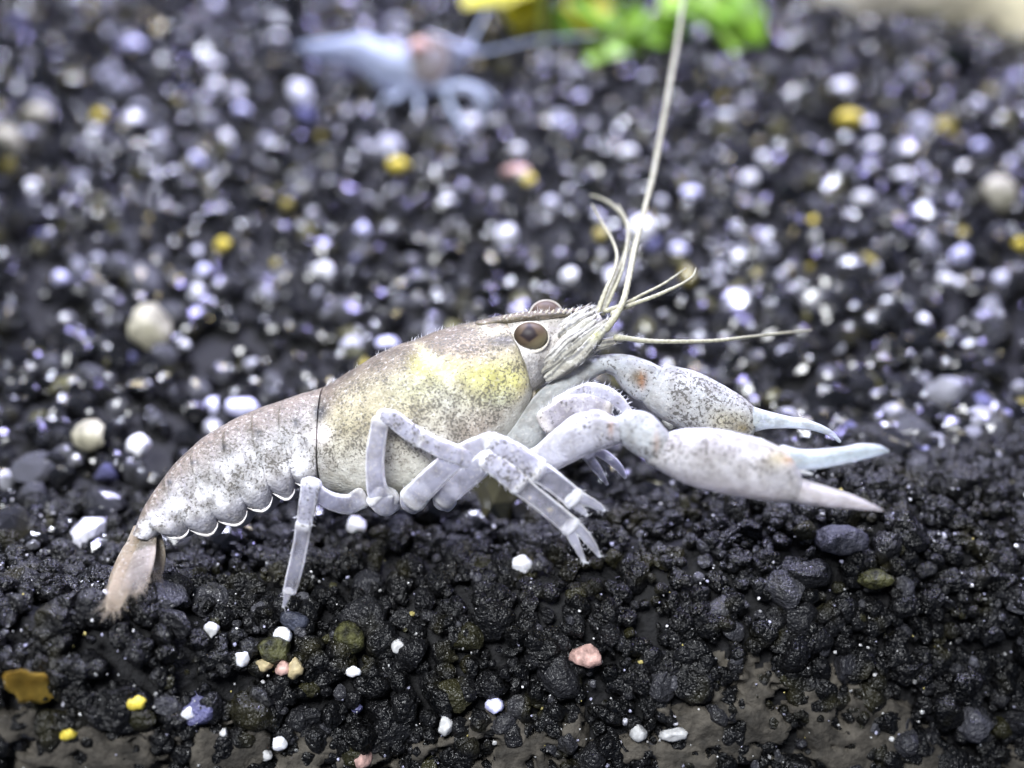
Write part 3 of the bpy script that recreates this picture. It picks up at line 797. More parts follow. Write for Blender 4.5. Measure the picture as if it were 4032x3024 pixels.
# legs of the far side
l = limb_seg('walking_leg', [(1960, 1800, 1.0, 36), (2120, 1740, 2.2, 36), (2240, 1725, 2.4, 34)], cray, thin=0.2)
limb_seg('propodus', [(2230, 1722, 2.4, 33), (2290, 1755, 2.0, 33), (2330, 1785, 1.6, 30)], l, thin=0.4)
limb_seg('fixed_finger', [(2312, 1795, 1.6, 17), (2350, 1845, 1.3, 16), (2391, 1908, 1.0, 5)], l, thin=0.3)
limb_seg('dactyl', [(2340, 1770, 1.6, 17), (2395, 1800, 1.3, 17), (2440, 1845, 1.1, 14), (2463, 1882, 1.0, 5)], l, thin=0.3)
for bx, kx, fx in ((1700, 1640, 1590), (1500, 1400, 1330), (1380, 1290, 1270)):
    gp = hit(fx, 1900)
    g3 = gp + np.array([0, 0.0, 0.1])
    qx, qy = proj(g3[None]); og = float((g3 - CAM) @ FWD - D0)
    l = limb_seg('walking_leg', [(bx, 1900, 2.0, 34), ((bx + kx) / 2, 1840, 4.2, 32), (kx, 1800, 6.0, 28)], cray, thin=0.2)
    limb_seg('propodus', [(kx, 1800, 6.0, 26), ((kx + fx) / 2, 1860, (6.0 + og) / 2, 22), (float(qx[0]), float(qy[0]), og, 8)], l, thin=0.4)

# ---- claws
def claw_seg(name, st, parent, base, spots, thin, n=30, M=36, cap=(0.4, 0.4), paint=None, pw=0.82):
    v, f, s, a = tb_loft(st, n, M, pw, cap)
    v = v + ((v - v.mean(0)) / np.linalg.norm(v - v.mean(0), axis=1)[:, None]) * (0.05 * vnoise(v, 1.4, 3))[:, None]
    px, py = proj(v); nz = vnoise(v, 1.3, 3)
    c = np.array(base)[None] * 0.86 * (1 + 0.30 * nz)[:, None]
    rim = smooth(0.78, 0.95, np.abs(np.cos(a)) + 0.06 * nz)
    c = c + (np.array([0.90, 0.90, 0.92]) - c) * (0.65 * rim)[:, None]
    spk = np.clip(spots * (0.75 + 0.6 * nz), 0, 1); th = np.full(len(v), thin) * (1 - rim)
    if paint: c, spk, th = paint(px, py, c, spk, th, s, nz)
    return mesh_obj(name, v, f, M_CLAW, parent, {'col': np.clip(c, 0, 1), 'spk': spk, 'thin': np.clip(th, 0, 1)})

def g(px, py, x, y, rx, ry, k=1.0): return np.clip(k * np.exp(-(((px - x) / rx) ** 2 + ((py - y) / ry) ** 2)), 0, 1)
def put(c, col, k): return c + (np.array(col)[None] - c) * k[:, None]

# claw of the far side (its hand is in sharp focus)
def far_arm(px, py, c, spk, th, s, nz): return c, spk * 0.2, th
arm = claw_seg('claw_arm', [(1960, 1760, 2020, 1900, -1.0, 1.0), (2040, 1640, 2110, 1790, -.9, 1.1), (2110, 1550, 2175, 1680, -.7, 1.1), (2200, 1480, 2250, 1565, -.4, .95), (2285, 1415, 2340, 1490, -.2, .85), (2345, 1398, 2400, 1462, 0, .7)], cray, (0.60, 0.62, 0.62), 0.15, 0.18, paint=far_arm)
def far_wrist(px, py, c, spk, th, s, nz):
    c = put(c, (0.25, 0.21, 0.15), g(px, py, 2515, 1485, 38, 30, 1.2)); c = put(c, (0.55, 0.25, 0.10), g(px, py, 2530, 1500, 16, 30, 1.0))
    c = put(c, (0.86, 0.88, 0.92), g(px, py, 2570, 1510, 26, 50, 1.0)); return c, spk, th
claw_seg('wrist', [(2330, 1404, 2375, 1465, 0, .7), (2400, 1395, 2415, 1480, -.1, .85), (2470, 1398, 2450, 1530, -.2, .95), (2540, 1416, 2495, 1568, -.3, 1.0), (2600, 1445, 2530, 1585, -.3, .95)], arm, (0.68, 0.71, 0.74), 0.6, 0.2, paint=far_wrist)
def far_hand(px, py, c, spk, th, s, nz):
    c = put(c, (0.60, 0.54, 0.34), g(px, py, 2880, 1660, 90, 45, 0.9) * (0.6 + 0.4 * smooth(-.2, .3, nz)))
    c = put(c, (0.32, 0.25, 0.10), g(px, py, 2925, 1688, 30, 16, 0.9))
    spk = spk * smooth(2580, 2660, px); return c, spk, th
hand = claw_seg('palm', [(2602, 1450, 2528, 1585, -.3, .95), (2640, 1440, 2560, 1615, -.4, 1.15), (2720, 1456, 2630, 1662, -.5, 1.35), (2800, 1490, 2710, 1700, -.6, 1.4), (2880, 1535, 2800, 1735, -.7, 1.3), (2945, 1580, 2880, 1748, -.8, 1.1), (2975, 1615, 2930, 1735, -.8, .85)], arm, (0.66, 0.67, 0.68), 1.0, 0.12, 40, 44, paint=far_hand)
claw_seg('movable_finger', [(2940, 1592, 2960, 1702, -.9, .8), (3000, 1612, 3015, 1690, -.9, .68), (3080, 1632, 3085, 1686, -1.0, .55), (3160, 1648, 3165, 1690, -1.1, .48), (3230, 1670, 3232, 1704, -1.2, .4), (3280, 1700, 3276, 1724, -1.2, .28), (3312, 1736, 3304, 1744, -1.2, .1)], arm, (0.84, 0.92, 0.95), 0.15, 0.40, pw=0.8)
claw_seg('fixed_finger', [(2880, 1722, 2855, 1790, -.6, .8), (3000, 1768, 2995, 1822, -.7, .6), (3120, 1795, 3125, 1832, -.9, .42), (3215, 1806, 3215, 1818, -1.1, .15)], arm, (0.84, 0.92, 0.95), 0.1, 0.3)
# claw of the near side, a little closer than the focus
def near_arm(px, py, c, spk, th, s, nz):
    q = smooth(2230, 2330, px - (py - 1700) * 0.6)
    c = put(c, (0.55, 0.36, 0.30), g(px, py, 2405, 1680, 10, 40, 0.9)); c = put(c, (0.48, 0.42, 0.36), g(px, py, 2180, 1640, 40, 30, .5))
    return c, spk * q, th * (1 - 0.5 * q)
arm = claw_seg('claw_arm', [(1990, 1800, 2040, 1880, -2.4, .9), (2095, 1765, 2168, 1858, -3.0, 1.1), (2180, 1692, 2240, 1826, -3.6, 1.25), (2265, 1630, 2325, 1786, -4.1, 1.3), (2350, 1612, 2400, 1762, -4.5, 1.2), (2420, 1640, 2440, 1748, -4.8, 1.0)], cray, (0.74, 0.74, 0.82), 0.9, 0.22, paint=near_arm)
def near_wrist(px, py, c, spk, th, s, nz):
    c = put(c, (0.62, 0.45, 0.38), g(px, py, 2585, 1745, 14, 50, .7)); return c, spk, th
claw_seg('wrist', [(2420, 1650, 2438, 1742, -4.8, .95), (2480, 1615, 2492, 1782, -5.0, 1.25), (2560, 1628, 2552, 1818, -5.2, 1.3), (2622, 1690, 2590, 1838, -5.3, 1.1)], arm, (0.68, 0.71, 0.73), 0.7, 0.15, paint=near_wrist)
def near_hand(px, py, c, spk, th, s, nz):
    c = put(c, (0.74, 0.66, 0.44), g(px, py, 3070, 1800, 55, 40, 0.9)); c = put(c, (0.60, 0.38, 0.22), g(px, py, 3105, 1812, 22, 16, 0.9))
    c = put(c, (0.80, 0.74, 0.74), smooth(1850, 1930, py - (px - 2700) * 0.15) * 0.7)
    c = put(c, (0.48, 0.47, 0.50), g(px, py, 3080, 1890, 60, 40, 0.6)); spk = spk * smooth(1930, 1830, py); return c, spk, th
claw_seg('palm', [(2595, 1732, 2560, 1832, -5.3, 1.0), (2635, 1702, 2612, 1862, -5.4, 1.3), (2720, 1684, 2690, 1900, -5.5, 1.6), (2830, 1690, 2785, 1930, -5.7, 1.75), (2940, 1712, 2885, 1950, -5.9, 1.65), (3040, 1745, 2985, 1966, -6.1, 1.45), (3105, 1785, 3060, 1975, -6.2, 1.2), (3135, 1835, 3105, 1978, -6.3, .95)], arm, (0.72, 0.70, 0.72), 0.75, 0.08, 46, 48, paint=near_hand)
def nf(px, py, c, spk, th, s, nz): return put(put(c, (0.86, 0.80, 0.82), np.full(len(px), 0.6)), (0.56, 0.53, 0.54), 0.85 * smooth(0.35, 0.0, s)), spk * 0, th * smooth(0.0, 0.4, s)
claw_seg('fixed_finger', [(3090, 1858, 3070, 1974, -6.2, .95), (3170, 1888, 3160, 1986, -6.3, .8), (3260, 1915, 3255, 1996, -6.4, .66), (3350, 1945, 3345, 2005, -6.5, .5), (3425, 1978, 3420, 2010, -6.6, .32), (3480, 2006, 3474, 2016, -6.6, .1)], arm, (0.90, 0.86, 0.90), 0.0, 0.30, paint=nf, pw=0.8)
claw_seg('movable_finger', [(3085, 1752, 3110, 1856, -6.0, .95), (3150, 1768, 3165, 1850, -6.0, .85), (3230, 1768, 3245, 1842, -6.0, .72), (3320, 1758, 3340, 1824, -6.1, .58), (3400, 1746, 3420, 1804, -6.2, .45), (3462, 1752, 3472, 1788, -6.2, .28), (3498, 1770, 3498, 1782, -6.2, .1)], arm, (0.80, 0.90, 0.94), 0.1, 0.40, pw=0.8)
claw_seg('tooth', [(3120, 1838, 3120, 1858, -6.3, .2), (3160, 1848, 3158, 1868, -6.4, .18), (3200, 1862, 3198, 1872, -6.4, .08)], arm, (0.92, 0.93, 0.97), 0.0, 0.0, 10, 10)

# hairy mouthparts between the two claws
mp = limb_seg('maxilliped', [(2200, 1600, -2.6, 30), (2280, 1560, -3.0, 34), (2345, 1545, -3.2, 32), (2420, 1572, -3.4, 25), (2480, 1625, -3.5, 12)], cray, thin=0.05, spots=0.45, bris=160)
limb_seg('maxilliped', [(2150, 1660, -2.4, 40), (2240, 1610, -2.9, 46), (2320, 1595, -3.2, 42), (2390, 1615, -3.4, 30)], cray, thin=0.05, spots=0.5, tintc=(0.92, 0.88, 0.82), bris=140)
# brood legs under the abdomen
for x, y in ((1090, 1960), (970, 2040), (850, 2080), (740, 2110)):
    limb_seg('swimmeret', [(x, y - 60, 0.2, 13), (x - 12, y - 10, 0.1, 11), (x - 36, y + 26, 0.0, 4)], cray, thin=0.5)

# ---- tail fan
def blade(name, pts, thin, tint):
    v, f, s, a = tube(pts, 30, 24, 0.22, (0.4, 0.3))
    c = np.array([0.40, 0.355, 0.30])[None] * (1 + 0.2 * vnoise(v, 1.2, 3))[:, None] * np.array(tint)
    c = c + (np.array([0.62, 0.53, 0.40]) - c) * (np.abs(np.cos(a)) ** 4 * 0.6)[:, None]
    o = mesh_obj(name, v, f, M_LIMB, cray, {'col': np.clip(c, 0, 1), 'spk': np.clip(0.35 * (1 - s), 0, 1), 'thin': thin * smooth(0.1, 1.0, s) + 0.05})
    r = np.random.default_rng(int(pts[0][0]))
    idx = r.choice(np.where(s > 0.72)[0], 70)
    ax = P(*pts[-1][:3]) - P(*pts[-2][:3]); ax /= np.linalg.norm(ax)
    ctr = np.repeat(v.reshape(-1, 24, 3).mean(1), 24, axis=0)[idx]
    dd = v[idx] - ctr; dd /= np.linalg.norm(dd, axis=1)[:, None] + 1e-6
    hv, hf = hairs(v[idx], dd * 0.5 + ax, 0.55, 0.012, int(pts[0][1]))
    mesh_obj('fringe', hv, hf, M_FRINGE, o)
blade('telson', [(566, 2080, -2.5, 40), (530, 2170, -3.4, 42), (490, 2270, -4.4, 42), (458, 2350, -5.2, 36), (443, 2402, -5.6, 26)], 0.5, (1, .92, .82))
blade('uropod', [(590, 2100, -2.7, 26), (565, 2190, -4.0, 44), (540, 2270, -5.2, 48), (520, 2325, -6.0, 40)], 0.75, (.9, .9, .95))
blade('uropod', [(610, 2110, -2.2, 26), (608, 2180, -2.6, 42), (600, 2240, -3.0, 44), (592, 2285, -3.2, 34)], 0.75, (.95, .9, .85))
blade('uropod', [(560, 2090, -2.2, 22), (510, 2180, -2.6, 34), (468, 2280, -3.2, 36), (452, 2340, -3.6, 30)], 0.6, (1, .9, .8))

# ------------------------------------------------------------------ single pebbles
def pebble_mesh(seed, rough=0.08, sub=3):
    sh, f0 = grain_shapes(sub, 1, seed)
    return sh[0], f0
PM = {
    'white': simple('white_quartz', (0.80, 0.80, 0.84), 0.45, 0.35, 0.4, 2.0, 0.12, 0.05),
    'lavender': simple('lavender_quartz', (0.62, 0.62, 0.86), 0.4, 0.3, 0.4, 2.0, 0.12, 0.05),
    'grey': simple('grey_quartz', (0.50, 0.50, 0.50), 0.5, 0.2, 0.3, 2.0, 0.25, 0.06),
    'pink': simple('pink_stone', (0.50, 0.32, 0.28), 0.6, 0.1, 0.2, 1.6, 0.5, 0.12),
    'olive': simple('olive_stone', (0.045, 0.045, 0.016), 0.4, 0.0, 0.2, 2.2, 0.85, 0.4),
    'yellow': simple('yellow_stone', (0.62, 0.50, 0.07), 0.4, 0.2, 0.3, 1.6, 0.3, 0.06),
    'tan': simple('tan_stone', (0.40, 0.33, 0.19), 0.55, 0.1, 0.2, 1.6, 0.35, 0.1),
    'blue': simple('blue_black_stone', (0.055, 0.06, 0.085), 0.28, 0.0, 0.2, 1.6, 0.5, 0.22, bscale=5),
    'ash': simple('ash_stone', (0.045, 0.045, 0.058), 0.45, 0.0, 0.2, 1.2, 0.5, 0.5),
    'beige': simple('beige_stone', (0.34, 0.32, 0.24), 0.5, 0.1, 0.2, 1.2, 0.4, 0.15),
}
def pebble(px, py, rx, ry, kind, label, group=None, sink=0.35, name='pebble'):
    h = hit(px, py + ry * 0.5)
    dist = float((h - CAM) @ FWD); k = TW * dist / 4032
    nrm = gnormal(h[0:1], h[1:2])[0]
    big = kind in ('olive', 'blue', 'ash')
    R1, R2 = rx * k * (0.86 if big else 1.15), ry * k * (0.86 if big else 1.15)
    toc = CAM - h; toc /= np.linalg.norm(toc)
    c = h + toc * ((0.35 if big else 0.85) * (R1 + R2) / 2) + nrm * 0.12
    # keep the picture position: slide in the view plane
    want = CAM + RAY(px, py) * ((c - CAM) @ RAY(px, py))
    c = want
    seed = int(px * 7 + py * 3)
    v, f0 = pebble_mesh(seed)
    v = v / np.abs(v).max(0)
    v = v * (1 + 0.09 * vnoise(v + seed % 97, 2.6, 3) + 0.05 * vnoise(v + seed % 89, 6.0, 2))[:, None]
    v = v @ np.array([RGT * R1, UPV * R2, FWD * (R1 + R2) / 2]) + c
    return tag(mesh_obj(name, v, f0, PM[kind], origin=c), label, 'pebble', group)

PEB = [
 (1397, 2070, 38, 36, 'white', 'white angular pebble on dark gravel below the crayfish belly'),
 (2058, 2222, 37, 34, 'white', 'smooth round white pebble just left of the lowest forward pincer'),
 (1110, 2505, 33, 32, 'white', 'bright white pebble directly below the planted rear foot'),
 (952, 2592, 26, 30, 'white', 'white pebble wedged beside the olive stone'),
 (832, 2482, 27, 30, 'grey', 'triangular pale grey pebble left of the planted rear foot'),
 (1572, 2546, 28, 26, 'grey', 'pale grey pebble beside the larger mottled green stone'),
 (1390, 2643, 30, 20, 'white', 'oval white pebble below the mottled green stone'),
 (738, 2806, 26, 24, 'white', 'small white pebble alone on the dark front bank'),
 (1098, 2928, 30, 24, 'white', 'white pebble above the pinkish stone on the beige silt'),
 (1946, 2778, 33, 28, 'lavender', 'round lavender pebble at the upper edge of the silt'),
 (1752, 2856, 32, 36, 'grey', 'pale grey pebble on the silt, close to the lavender pebble'),
 (2514, 2884, 32, 32, 'grey', 'rounded grey pebble paired with a long pale pebble on the silt'),
 (2648, 2890, 52, 24, 'grey', 'long flat pale pebble next to a rounded grey one on the silt'),
 (1046, 2972, 24, 22, 'grey', 'dull grey pebble below a white pebble at the foot of the bank'),
 (880, 2890, 18, 22, 'grey', 'tiny grey pebble low on the dark front bank'),
 (1985, 2040, 20, 15, 'white', 'tiny white chip under the forward legs'),
 (2306, 2585, 56, 42, 'pink', 'pink crumbly stone alone on the dark front bank'),
 (1420, 2985, 42, 34, 'pink', 'dull pinkish stone embedded in beige silt'),
 (1108, 2632, 30, 32, 'pink', 'pinkish grey round pebble beside the brown one'),
 (1163, 2636, 28, 40, 'tan', 'upright brown translucent pebble beside a pinkish grey one'),
 (1072, 2560, 80, 62, 'olive', 'olive stone with a white pebble wedged at its side'),
 (1376, 2510, 72, 80, 'olive', 'mottled dark green stone on the front bank below the belly'),
 (3440, 2280, 95, 48, 'olive', 'blurred olive stone below the near claw tips'),
 (1040, 2620, 36, 22, 'tan', 'tan elongated chip below the olive stone'),
 (530, 2765, 44, 28, 'yellow', 'bright yellow chip on the front bank'),
 (265, 2885, 34, 26, 'yellow', 'greenish yellow pebble low on the bank near the ochre leaf scrap'),
 (1255, 2572, 9, 9, 'yellow', 'very tiny yellow grain between the olive and green stones'),
 (1160, 2440, 70, 52, 'blue', 'glossy blue black lump under the planted rear foot'),
 (3300, 2128, 130, 70, 'ash', 'large ash grey stone under the near claw tips'),
 (2530, 900, 44, 44, 'white', 'round bright white pebble behind the long antenna'),
 (3930, 775, 62, 70, 'beige', 'square pale greenish grey pebble far right in the gravel'),
 (585, 1300, 74, 92, 'beige', 'large pale beige stone in the blurred gravel behind the tail'),
 (1392, 1395, 60, 55, 'olive', 'yellowish olive stone just behind the back of the crayfish'),
 (30, 555, 50, 62, 'beige', 'pale stone at the edge of the blurred gravel'),
 (140, 455, 62, 38, 'beige', 'oval pale stone beside two blurred yellow grains'),
 (720, 1115, 26, 26, 'yellow', 'amber yellow grain near the large beige stone'),
 (876, 965, 30, 24, 'yellow', 'lemon yellow grain in the blurred gravel above the amber one'),
 (1572, 650, 40, 30, 'yellow', 'pale yellow grain below the blurred shrimp'),
 (3345, 472, 48, 30, 'yellow', 'flat yellow grain beneath a bright white one'),
 (3325, 352, 42, 32, 'white', 'bright white grain above a flat yellow one'),
 (2085, 706, 22, 20, 'yellow', 'small yellow grain touching an orange one behind the antennae'),
 (2030, 675, 50, 24, 'pink', 'long orange pink grain touching a small yellow one'),
 (390, 455, 26, 22, 'yellow', 'small olive yellow grain in far blurred gravel'),
 (3196, 880, 22, 26, 'yellow', 'mustard grain in the gravel beyond the antennules'),
 (4015, 965, 22, 26, 'yellow', 'orange yellow grain at the far right of the gravel'),
 (360, 1720, 70, 60, 'beige', 'pale bluish lumpy stone left of the abdomen'),
 (545, 1760, 40, 44, 'white', 'bright white pebble close behind the abdomen'),
 (840, 1600, 34, 32, 'lavender', 'lavender pebble just above the abdomen'),
 (960, 1600, 62, 40, 'lavender', 'blue violet stone touching the outline of the abdomen'),
 (1530, 1350, 42, 22, 'lavender', 'vivid blue violet chip behind the shoulder of the crayfish'),
]
for e in PEB: pebble(*e)
# bright blurred grains that only their place tells apart
spots_w = [(795, 1068), (1265, 1060), (850, 255), (530, 180), (840, 340), (890, 550), (765, 630), (1160, 345), (2040, 590), (2200, 490), (2440, 520), (1100, 150), (945, 430),
           (3020, 620), (3440, 570), (3860, 575), (3400, 780), (2950, 700), (2710, 760), (2480, 600), (1760, 800), (1420, 905), (1270, 1060), (2240, 1085), (2680, 980), (2905, 1010), (3560, 690), (3780, 1000), (3640, 1270), (3720, 1100), (230, 1100), (120, 730), (60, 1390), (1540, 180)]
for i, (x, y) in enumerate(spots_w):
    pebble(x + random.uniform(-8, 8), y, random.uniform(22, 38), random.uniform(18, 30), 'white' if i % 3 else 'lavender', 'bright pale grain shining out of the blurred gravel behind the crayfish', 'bright grains in the blurred gravel', name='pale_grain')

# ------------------------------------------------------------------ leaf scrap near the glass
def leaf_mesh(base, tip, up, width, curl=0.2, n=12, m=7, thick=0.10, fold=0.15, lobes=0.0, seed=0):
    base = np.asarray(base, float); tip = np.asarray(tip, float)
    ax = tip - base; L = np.linalg.norm(ax); ax /= L
    up = up - ax * (up @ ax); up /= np.linalg.norm(up); sd = np.cross(ax, up)
    V = []; r = np.random.default_rng(seed); ph = r.uniform(0, 6)
    for side in (1, -1):
        for i in range(n):
            t = i / (n - 1)
            wd = width * (math.sin(math.pi * (0.06 + 0.90 * t ** 0.85)) ** 0.8) * (1 + lobes * math.sin(t * 17 + ph))
            for j in range(m):
                u = j / (m - 1) * 2 - 1
                V.append(base + ax * L * t + sd * wd * u + up * (curl * L * (t * t) * -1 + fold * wd * abs(u) + 0.06 * width * math.sin(9 * t + 4 * u + ph)) + up * side * thick * (1 - u * u * 0.8) * 0.5)
    F = []
    for s in range(2):
        o = s * n * m
        for i in range(n - 1):
            for j in range(m - 1):
                q = [o + i * m + j, o + i * m + j + 1, o + (i + 1) * m + j + 1, o + (i + 1) * m + j]
                F.append(q if s == 0 else q[::-1])
    for i in range(n - 1):
        F.append([i * m, (i + 1) * m, n * m + (i + 1) * m, n * m + i * m]); F.append([i * m + m - 1, n * m + i * m + m - 1, n * m + (i + 1) * m + m - 1, (i + 1) * m + m - 1])
    return np.array(V), F

def leaf_mat(name, col, trans=0.5):
    m, nt, b = new_mat(name)
    v = coords_mm(nt); n1 = noise(nt, v, 0.6, 4.0)
    cc = mixc(nt, tuple(x * 0.65 for x in col) + (1,), tuple(min(1, x * 1.35) for x in col) + (1,), maprange(nt, n1, 0.3, 0.7))
    nt.links.new(cc, b.inputs['Base Color']); b.inputs['Roughness'].default_value = 0.4
    bump(nt, n1, b, 0.1, 0.5)
    tl = N(nt, 'ShaderNodeBsdfTranslucent'); nt.links.new(cc, tl.inputs['Color'])
    mx = N(nt, 'ShaderNodeMixShader'); mx.inputs[0].default_value = trans
    nt.links.new(b.outputs[0], mx.inputs[1]); nt.links.new(tl.outputs[0], mx.inputs[2]); nt.links.new(mx.outputs[0], nt.nodes['Material Output'].inputs['Surface'])
    return m
M_OCHRE = leaf_mat('ochre_leaf', (0.50, 0.33, 0.06), 0.3)
hb_ = hit(205, 2745)
tipp = hit(5, 2640); tipp = tipp + (CAM - tipp) / np.linalg.norm(CAM - tipp) * 2.2
v, F = leaf_mesh(hb_, tipp, -FWD + UPV * 0.3, 0.72, -0.10, lobes=0.15, seed=3)
tag(mesh_obj('leaf_scrap', v, F, M_OCHRE, origin=hb_), 'blurred ochre leaf scrap lying on the front bank', 'leaf')

# ------------------------------------------------------------------ plant at the back
M_LEAF = leaf_mat('plant_leaf', (0.22, 0.42, 0.02)); M_LEAFY = leaf_mat('plant_leaf_yellow', (0.74, 0.70, 0.07)); M_LEAFL = leaf_mat('plant_leaf_light', (0.42, 0.66, 0.10))
M_STEM = simple('plant_stem', (0.20, 0.24, 0.03), 0.45, 0.2, 0.4, 0.8, 0.3, 0.05)
pb = hit(2150, 215)
pd = float((pb - CAM) @ FWD) - D0
plant = empty('water_plant', pb)
tag(plant, 'bright green leafy water plant rooted in the gravel at the back', 'plant')
def stem(pts):
    v, f, s, a = tube(pts, 16, 10, 1.0)
    mesh_obj('stem', v, f, M_STEM, plant)
stem([(2150, 225, pd, 30), (2140, 100, pd + .2, 32), (2132, -60, pd + .5, 30), (2120, -420, pd + 2, 14)])
stem([(2190, 215, pd + 1, 12), (2250, 120, pd + 1, 12), (2290, 0, pd + 1, 11), (2340, -330, pd + 1.5, 8)])
stem([(2210, 220, pd - .5, 11), (2400, 140, pd - 1, 10), (2560, 60, pd - 1, 10), (2760, -40, pd - 1, 8), (2900, -200, pd, 6)])
def lf(bx, by, tx, ty, wpx, mat, db=0.0, dt=0.0, curl=0.15, sd=0):
    k = TW * (D0 + pd) / 4032
    up = -FWD * 0.7 + UPV * 0.7 + RGT * 0.1
    ty = ty + (34 if by > -110 else 0)
    v, F = leaf_mesh(P(bx, by, pd + db), P(tx, ty, pd + dt), up, wpx * 1.6 * k, curl, lobes=0.12, seed=sd)
    mesh_obj('leaf', v, F, mat, plant)
lf(2090, -70, 1830, -40, 72, M_LEAFY, 1, -3, 0.1, 1); lf(2075, -60, 2035, 90, 52, M_LEAFY, 2, 2, .1, 2)
lf(2290, 0, 2230, 110, 50, M_LEAF, 0, -1, .1, 3); lf(2280, -30, 2420, 60, 66, M_LEAF, 0, -2, .1, 4); lf(2300, -60, 2330, 90, 60, M_LEAFY, 0, -2, .1, 5)
lf(2400, 140, 2400, 275, 60, M_LEAFL, 0, -3, .25, 6); lf(2420, 130, 2500, 230, 50, M_LEAFL, 0, -3, .2, 7); lf(2380, 150, 2330, 230, 38, M_LEAFL, 0, -2, .2, 17)
lf(2480, 100, 2560, 190, 56, M_LEAF, 0, -1, .15, 8); lf(2500, 90, 2620, 130, 62, M_LEAF, 0, -2, .1, 9); lf(2450, 110, 2540, 10, 70, M_LEAF, 0, -1, .1, 10)
lf(2600, 40, 2720, 90, 62, M_LEAF, 0, -1, .1, 11); lf(2600, 30, 2700, -60, 70, M_LEAFL, 0, -1, .1, 12); lf(2720, -20, 2830, 70, 58, M_LEAF, 0, -2, .1, 13)
lf(2760, -40, 2950, 60, 60, M_LEAFL, 0, -2, .1, 14); lf(2820, -60, 2930, 170, 52, M_LEAFL, 0, -3, .15, 15); lf(2860, -100, 3010, 110, 50, M_LEAF, 0, -3, .15, 16); lf(2800, 10, 2860, 120, 44, M_LEAF, 0, -2, .1, 18)
for q in range(8):
    lf(2120 + random.uniform(-5, 5), -120 - 38 * q, 2120 + random.choice((-1, 1)) * random.uniform(120, 190), -160 - 40 * q, 52, M_LEAF, 0, random.uniform(-3, 3), .15, 30 + q)
for q in range(6):
    lf(2320, -120 - 34 * q, 2320 + random.choice((-1, 1)) * random.uniform(100, 170), -150 - 36 * q, 46, M_LEAFL, 0, random.uniform(-3, 3), .15, 50 + q)

# ------------------------------------------------------------------ ghostly shrimp at the back
def ghost_mat(name, col, thin):
    m, nt, b = new_mat(name)
    v = coords_mm(nt); n1 = noise(nt, v, 0.8, 3.0)
    nt.links.new(mixc(nt, tuple(x * 0.75 for x in col) + (1,), col + (1,), maprange(nt, n1, 0.3, 0.7)), b.inputs['Base Color'])
    b.inputs['Roughness'].default_value = 0.3; b.inputs['IOR'].default_value = 1.3
    tr = N(nt, 'ShaderNodeBsdfTransparent'); mx = N(nt, 'ShaderNodeMixShader'); mx.inputs[0].default_value = thin
    nt.links.new(b.outputs[0], mx.inputs[1]); nt.links.new(tr.outputs[0], mx.inputs[2]); nt.links.new(mx.outputs[0], nt.nodes['Material Output'].inputs['Surface'])
    return m
M_GH = ghost_mat('shrimp_shell', (0.50, 0.56, 0.70), 0.35); M_GHL = ghost_mat('shrimp_limb', (0.60, 0.67, 0.80), 0.3); M_GUT = ghost_mat('shrimp_gut', (0.30, 0.21, 0.13), 0.55); M_GHB = ghost_mat('shrimp_back', (0.60, 0.64, 0.80), 0.25)
sb = hit(1700, 430); so = float((sb - CAM) @ FWD) - D0
shr = empty('shrimp', sb); tag(shr, 'blurred translucent bluish shrimp with an orange brown head behind the crayfish', 'shrimp')
C7 = lambda x, y: (1000 + .5425 * x, .5425 * y)
v1, f1, _, _ = tb_loft([(*C7(330, 320), *C7(300, 345), so + 3, .3), (*C7(440, 300), *C7(450, 420), so + 2, .9), (*C7(620, 280), *C7(600, 440), so + 1.2, 1.3), (*C7(800, 250), *C7(720, 480), so + .6, 1.6), (*C7(950, 300), *C7(850, 570), so, 1.8), (*C7(1060, 330), *C7(950, 650), so, 1.9), (*C7(1180, 310), *C7(1080, 690), so, 1.9), (*C7(1300, 300), *C7(1260, 680), so, 1.8), (*C7(1400, 330), *C7(1400, 620), so, 1.4), (*C7(1500, 350), *C7(1490, 440), so, .7), (*C7(1620, 360), *C7(1610, 395), so, .25)], 50, 26, 1.0, (.5, .5))
mesh_obj('body', v1, f1, M_GH, shr)
v1, f1, _, _ = tb_loft([(*C7(640, 285), *C7(640, 320), so + .8, .3), (*C7(800, 262), *C7(800, 320), so + .2, .5), (*C7(920, 300), *C7(900, 370), so - .6, .5), (*C7(1000, 345), *C7(980, 400), so - .8, .3)], 20, 14)
mesh_obj('back_band', v1, f1, M_GHB, shr)
v1, f1, _, _ = ellipsoid(P(*C7(1270, 430), so - 1.6), RGT * 1.9, UPV * 2.2, FWD * .5); mesh_obj('gut_patch', v1, f1, M_GUT, shr)
v1, f1, _, _ = ellipsoid(P(*C7(1195, 345), so - 1.9), RGT * .9, UPV * .8, FWD * .6); mesh_obj('eye', v1, f1, PM['pink'], shr)
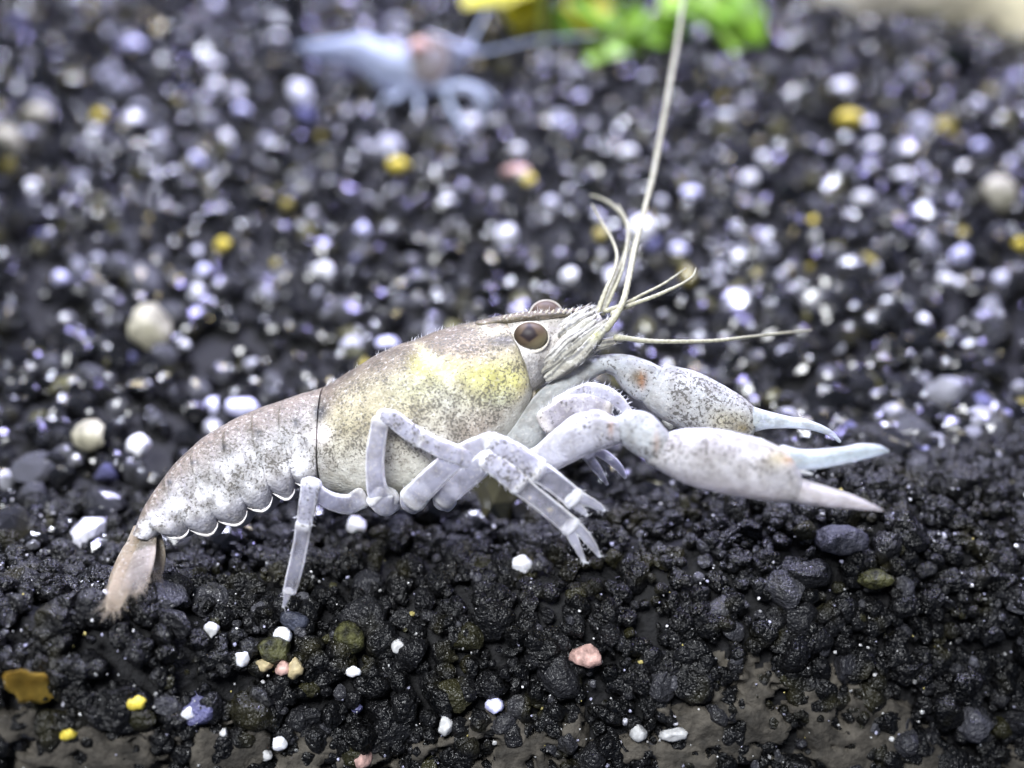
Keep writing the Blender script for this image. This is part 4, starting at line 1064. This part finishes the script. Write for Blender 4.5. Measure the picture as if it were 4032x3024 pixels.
v1, f1, _, _ = tb_loft([(*C7(1270, 230), *C7(1300, 300), so - 1, .5), (*C7(1400, 280), *C7(1400, 340), so - 1, .6), (*C7(1520, 330), *C7(1510, 390), so - 1.2, .6), (*C7(1620, 360), *C7(1610, 395), so - 1.2, .3)], 18, 12); mesh_obj('rostrum', v1, f1, M_GHB, shr)
def sleg(pts):
    p = [(*C7(a, b), so + o, r) for a, b, o, r in pts]; v, f, s, a = tube(p, 18, 9, .9); mesh_obj('leg', v, f, M_GHL, shr)
sleg([(1330, 640, -1, 26), (1430, 640, -2, 26), (1540, 620, -2.5, 28), (1640, 700, -2.5, 30), (1660, 830, -2, 26)])
sleg([(1390, 650, -1.5, 24), (1430, 780, -2, 22), (1500, 900, -2.2, 20), (1560, 990, -2.2, 14)])
sleg([(1080, 650, -1, 22), (1020, 720, -1.5, 18), (960, 700, -1.6, 14), (900, 800, -1.5, 9)])
sleg([(1180, 680, -1, 22), (1200, 790, -1.5, 16), (1160, 880, -1.5, 10)])
sleg([(880, 480, -1, 26), (900, 540, -1, 18), (850, 600, -1, 9)])
sleg([(1450, 600, 1, 20), (1640, 640, 1, 16), (1780, 760, 0.5, 10)])
def swhip(pts):
    p = [(*C7(a, b), so + o, r) for a, b, o, r in pts]; v, f, s, a = tube(p, 30, 7, 1.0); mesh_obj('antenna', v, f, M_GHL, shr)
swhip([(1600, 390, -1, 11), (1800, 350, -1.5, 9), (2000, 300, -2, 8), (2250, 270, -3, 7), (2500, 260, -4, 5)])
swhip([(1560, 350, -1, 16), (1620, 220, -1, 12), (1690, 80, -1, 8)])

# ------------------------------------------------------------------ pale stone at the back
M_ROCK = simple('cream_stone', (0.82, 0.74, 0.54), 0.7, 0.0, 0.3, 0.12, 0.3, 0.6, bscale=0.5)
bm = bmesh.new(); bmesh.ops.create_icosphere(bm, subdivisions=4, radius=1.0)
v = np.array([x.co[:] for x in bm.verts]); F = [[q.index for q in f.verts] for f in bm.faces]; bm.free()
rc = hit(4032, 130); rc = rc + np.array([10, 13, -1.0])
v = v * (1 + 0.16 * vnoise(v, 1.6, 3) + 0.04 * vnoise(v, 6, 2))[:, None]
v = v * np.array([34, 15, 15]) + rc
rock = mesh_obj('stone', v, F, M_ROCK, origin=rc); tag(rock, 'large cream coloured stone lying on the gravel far behind the plant', 'stone')
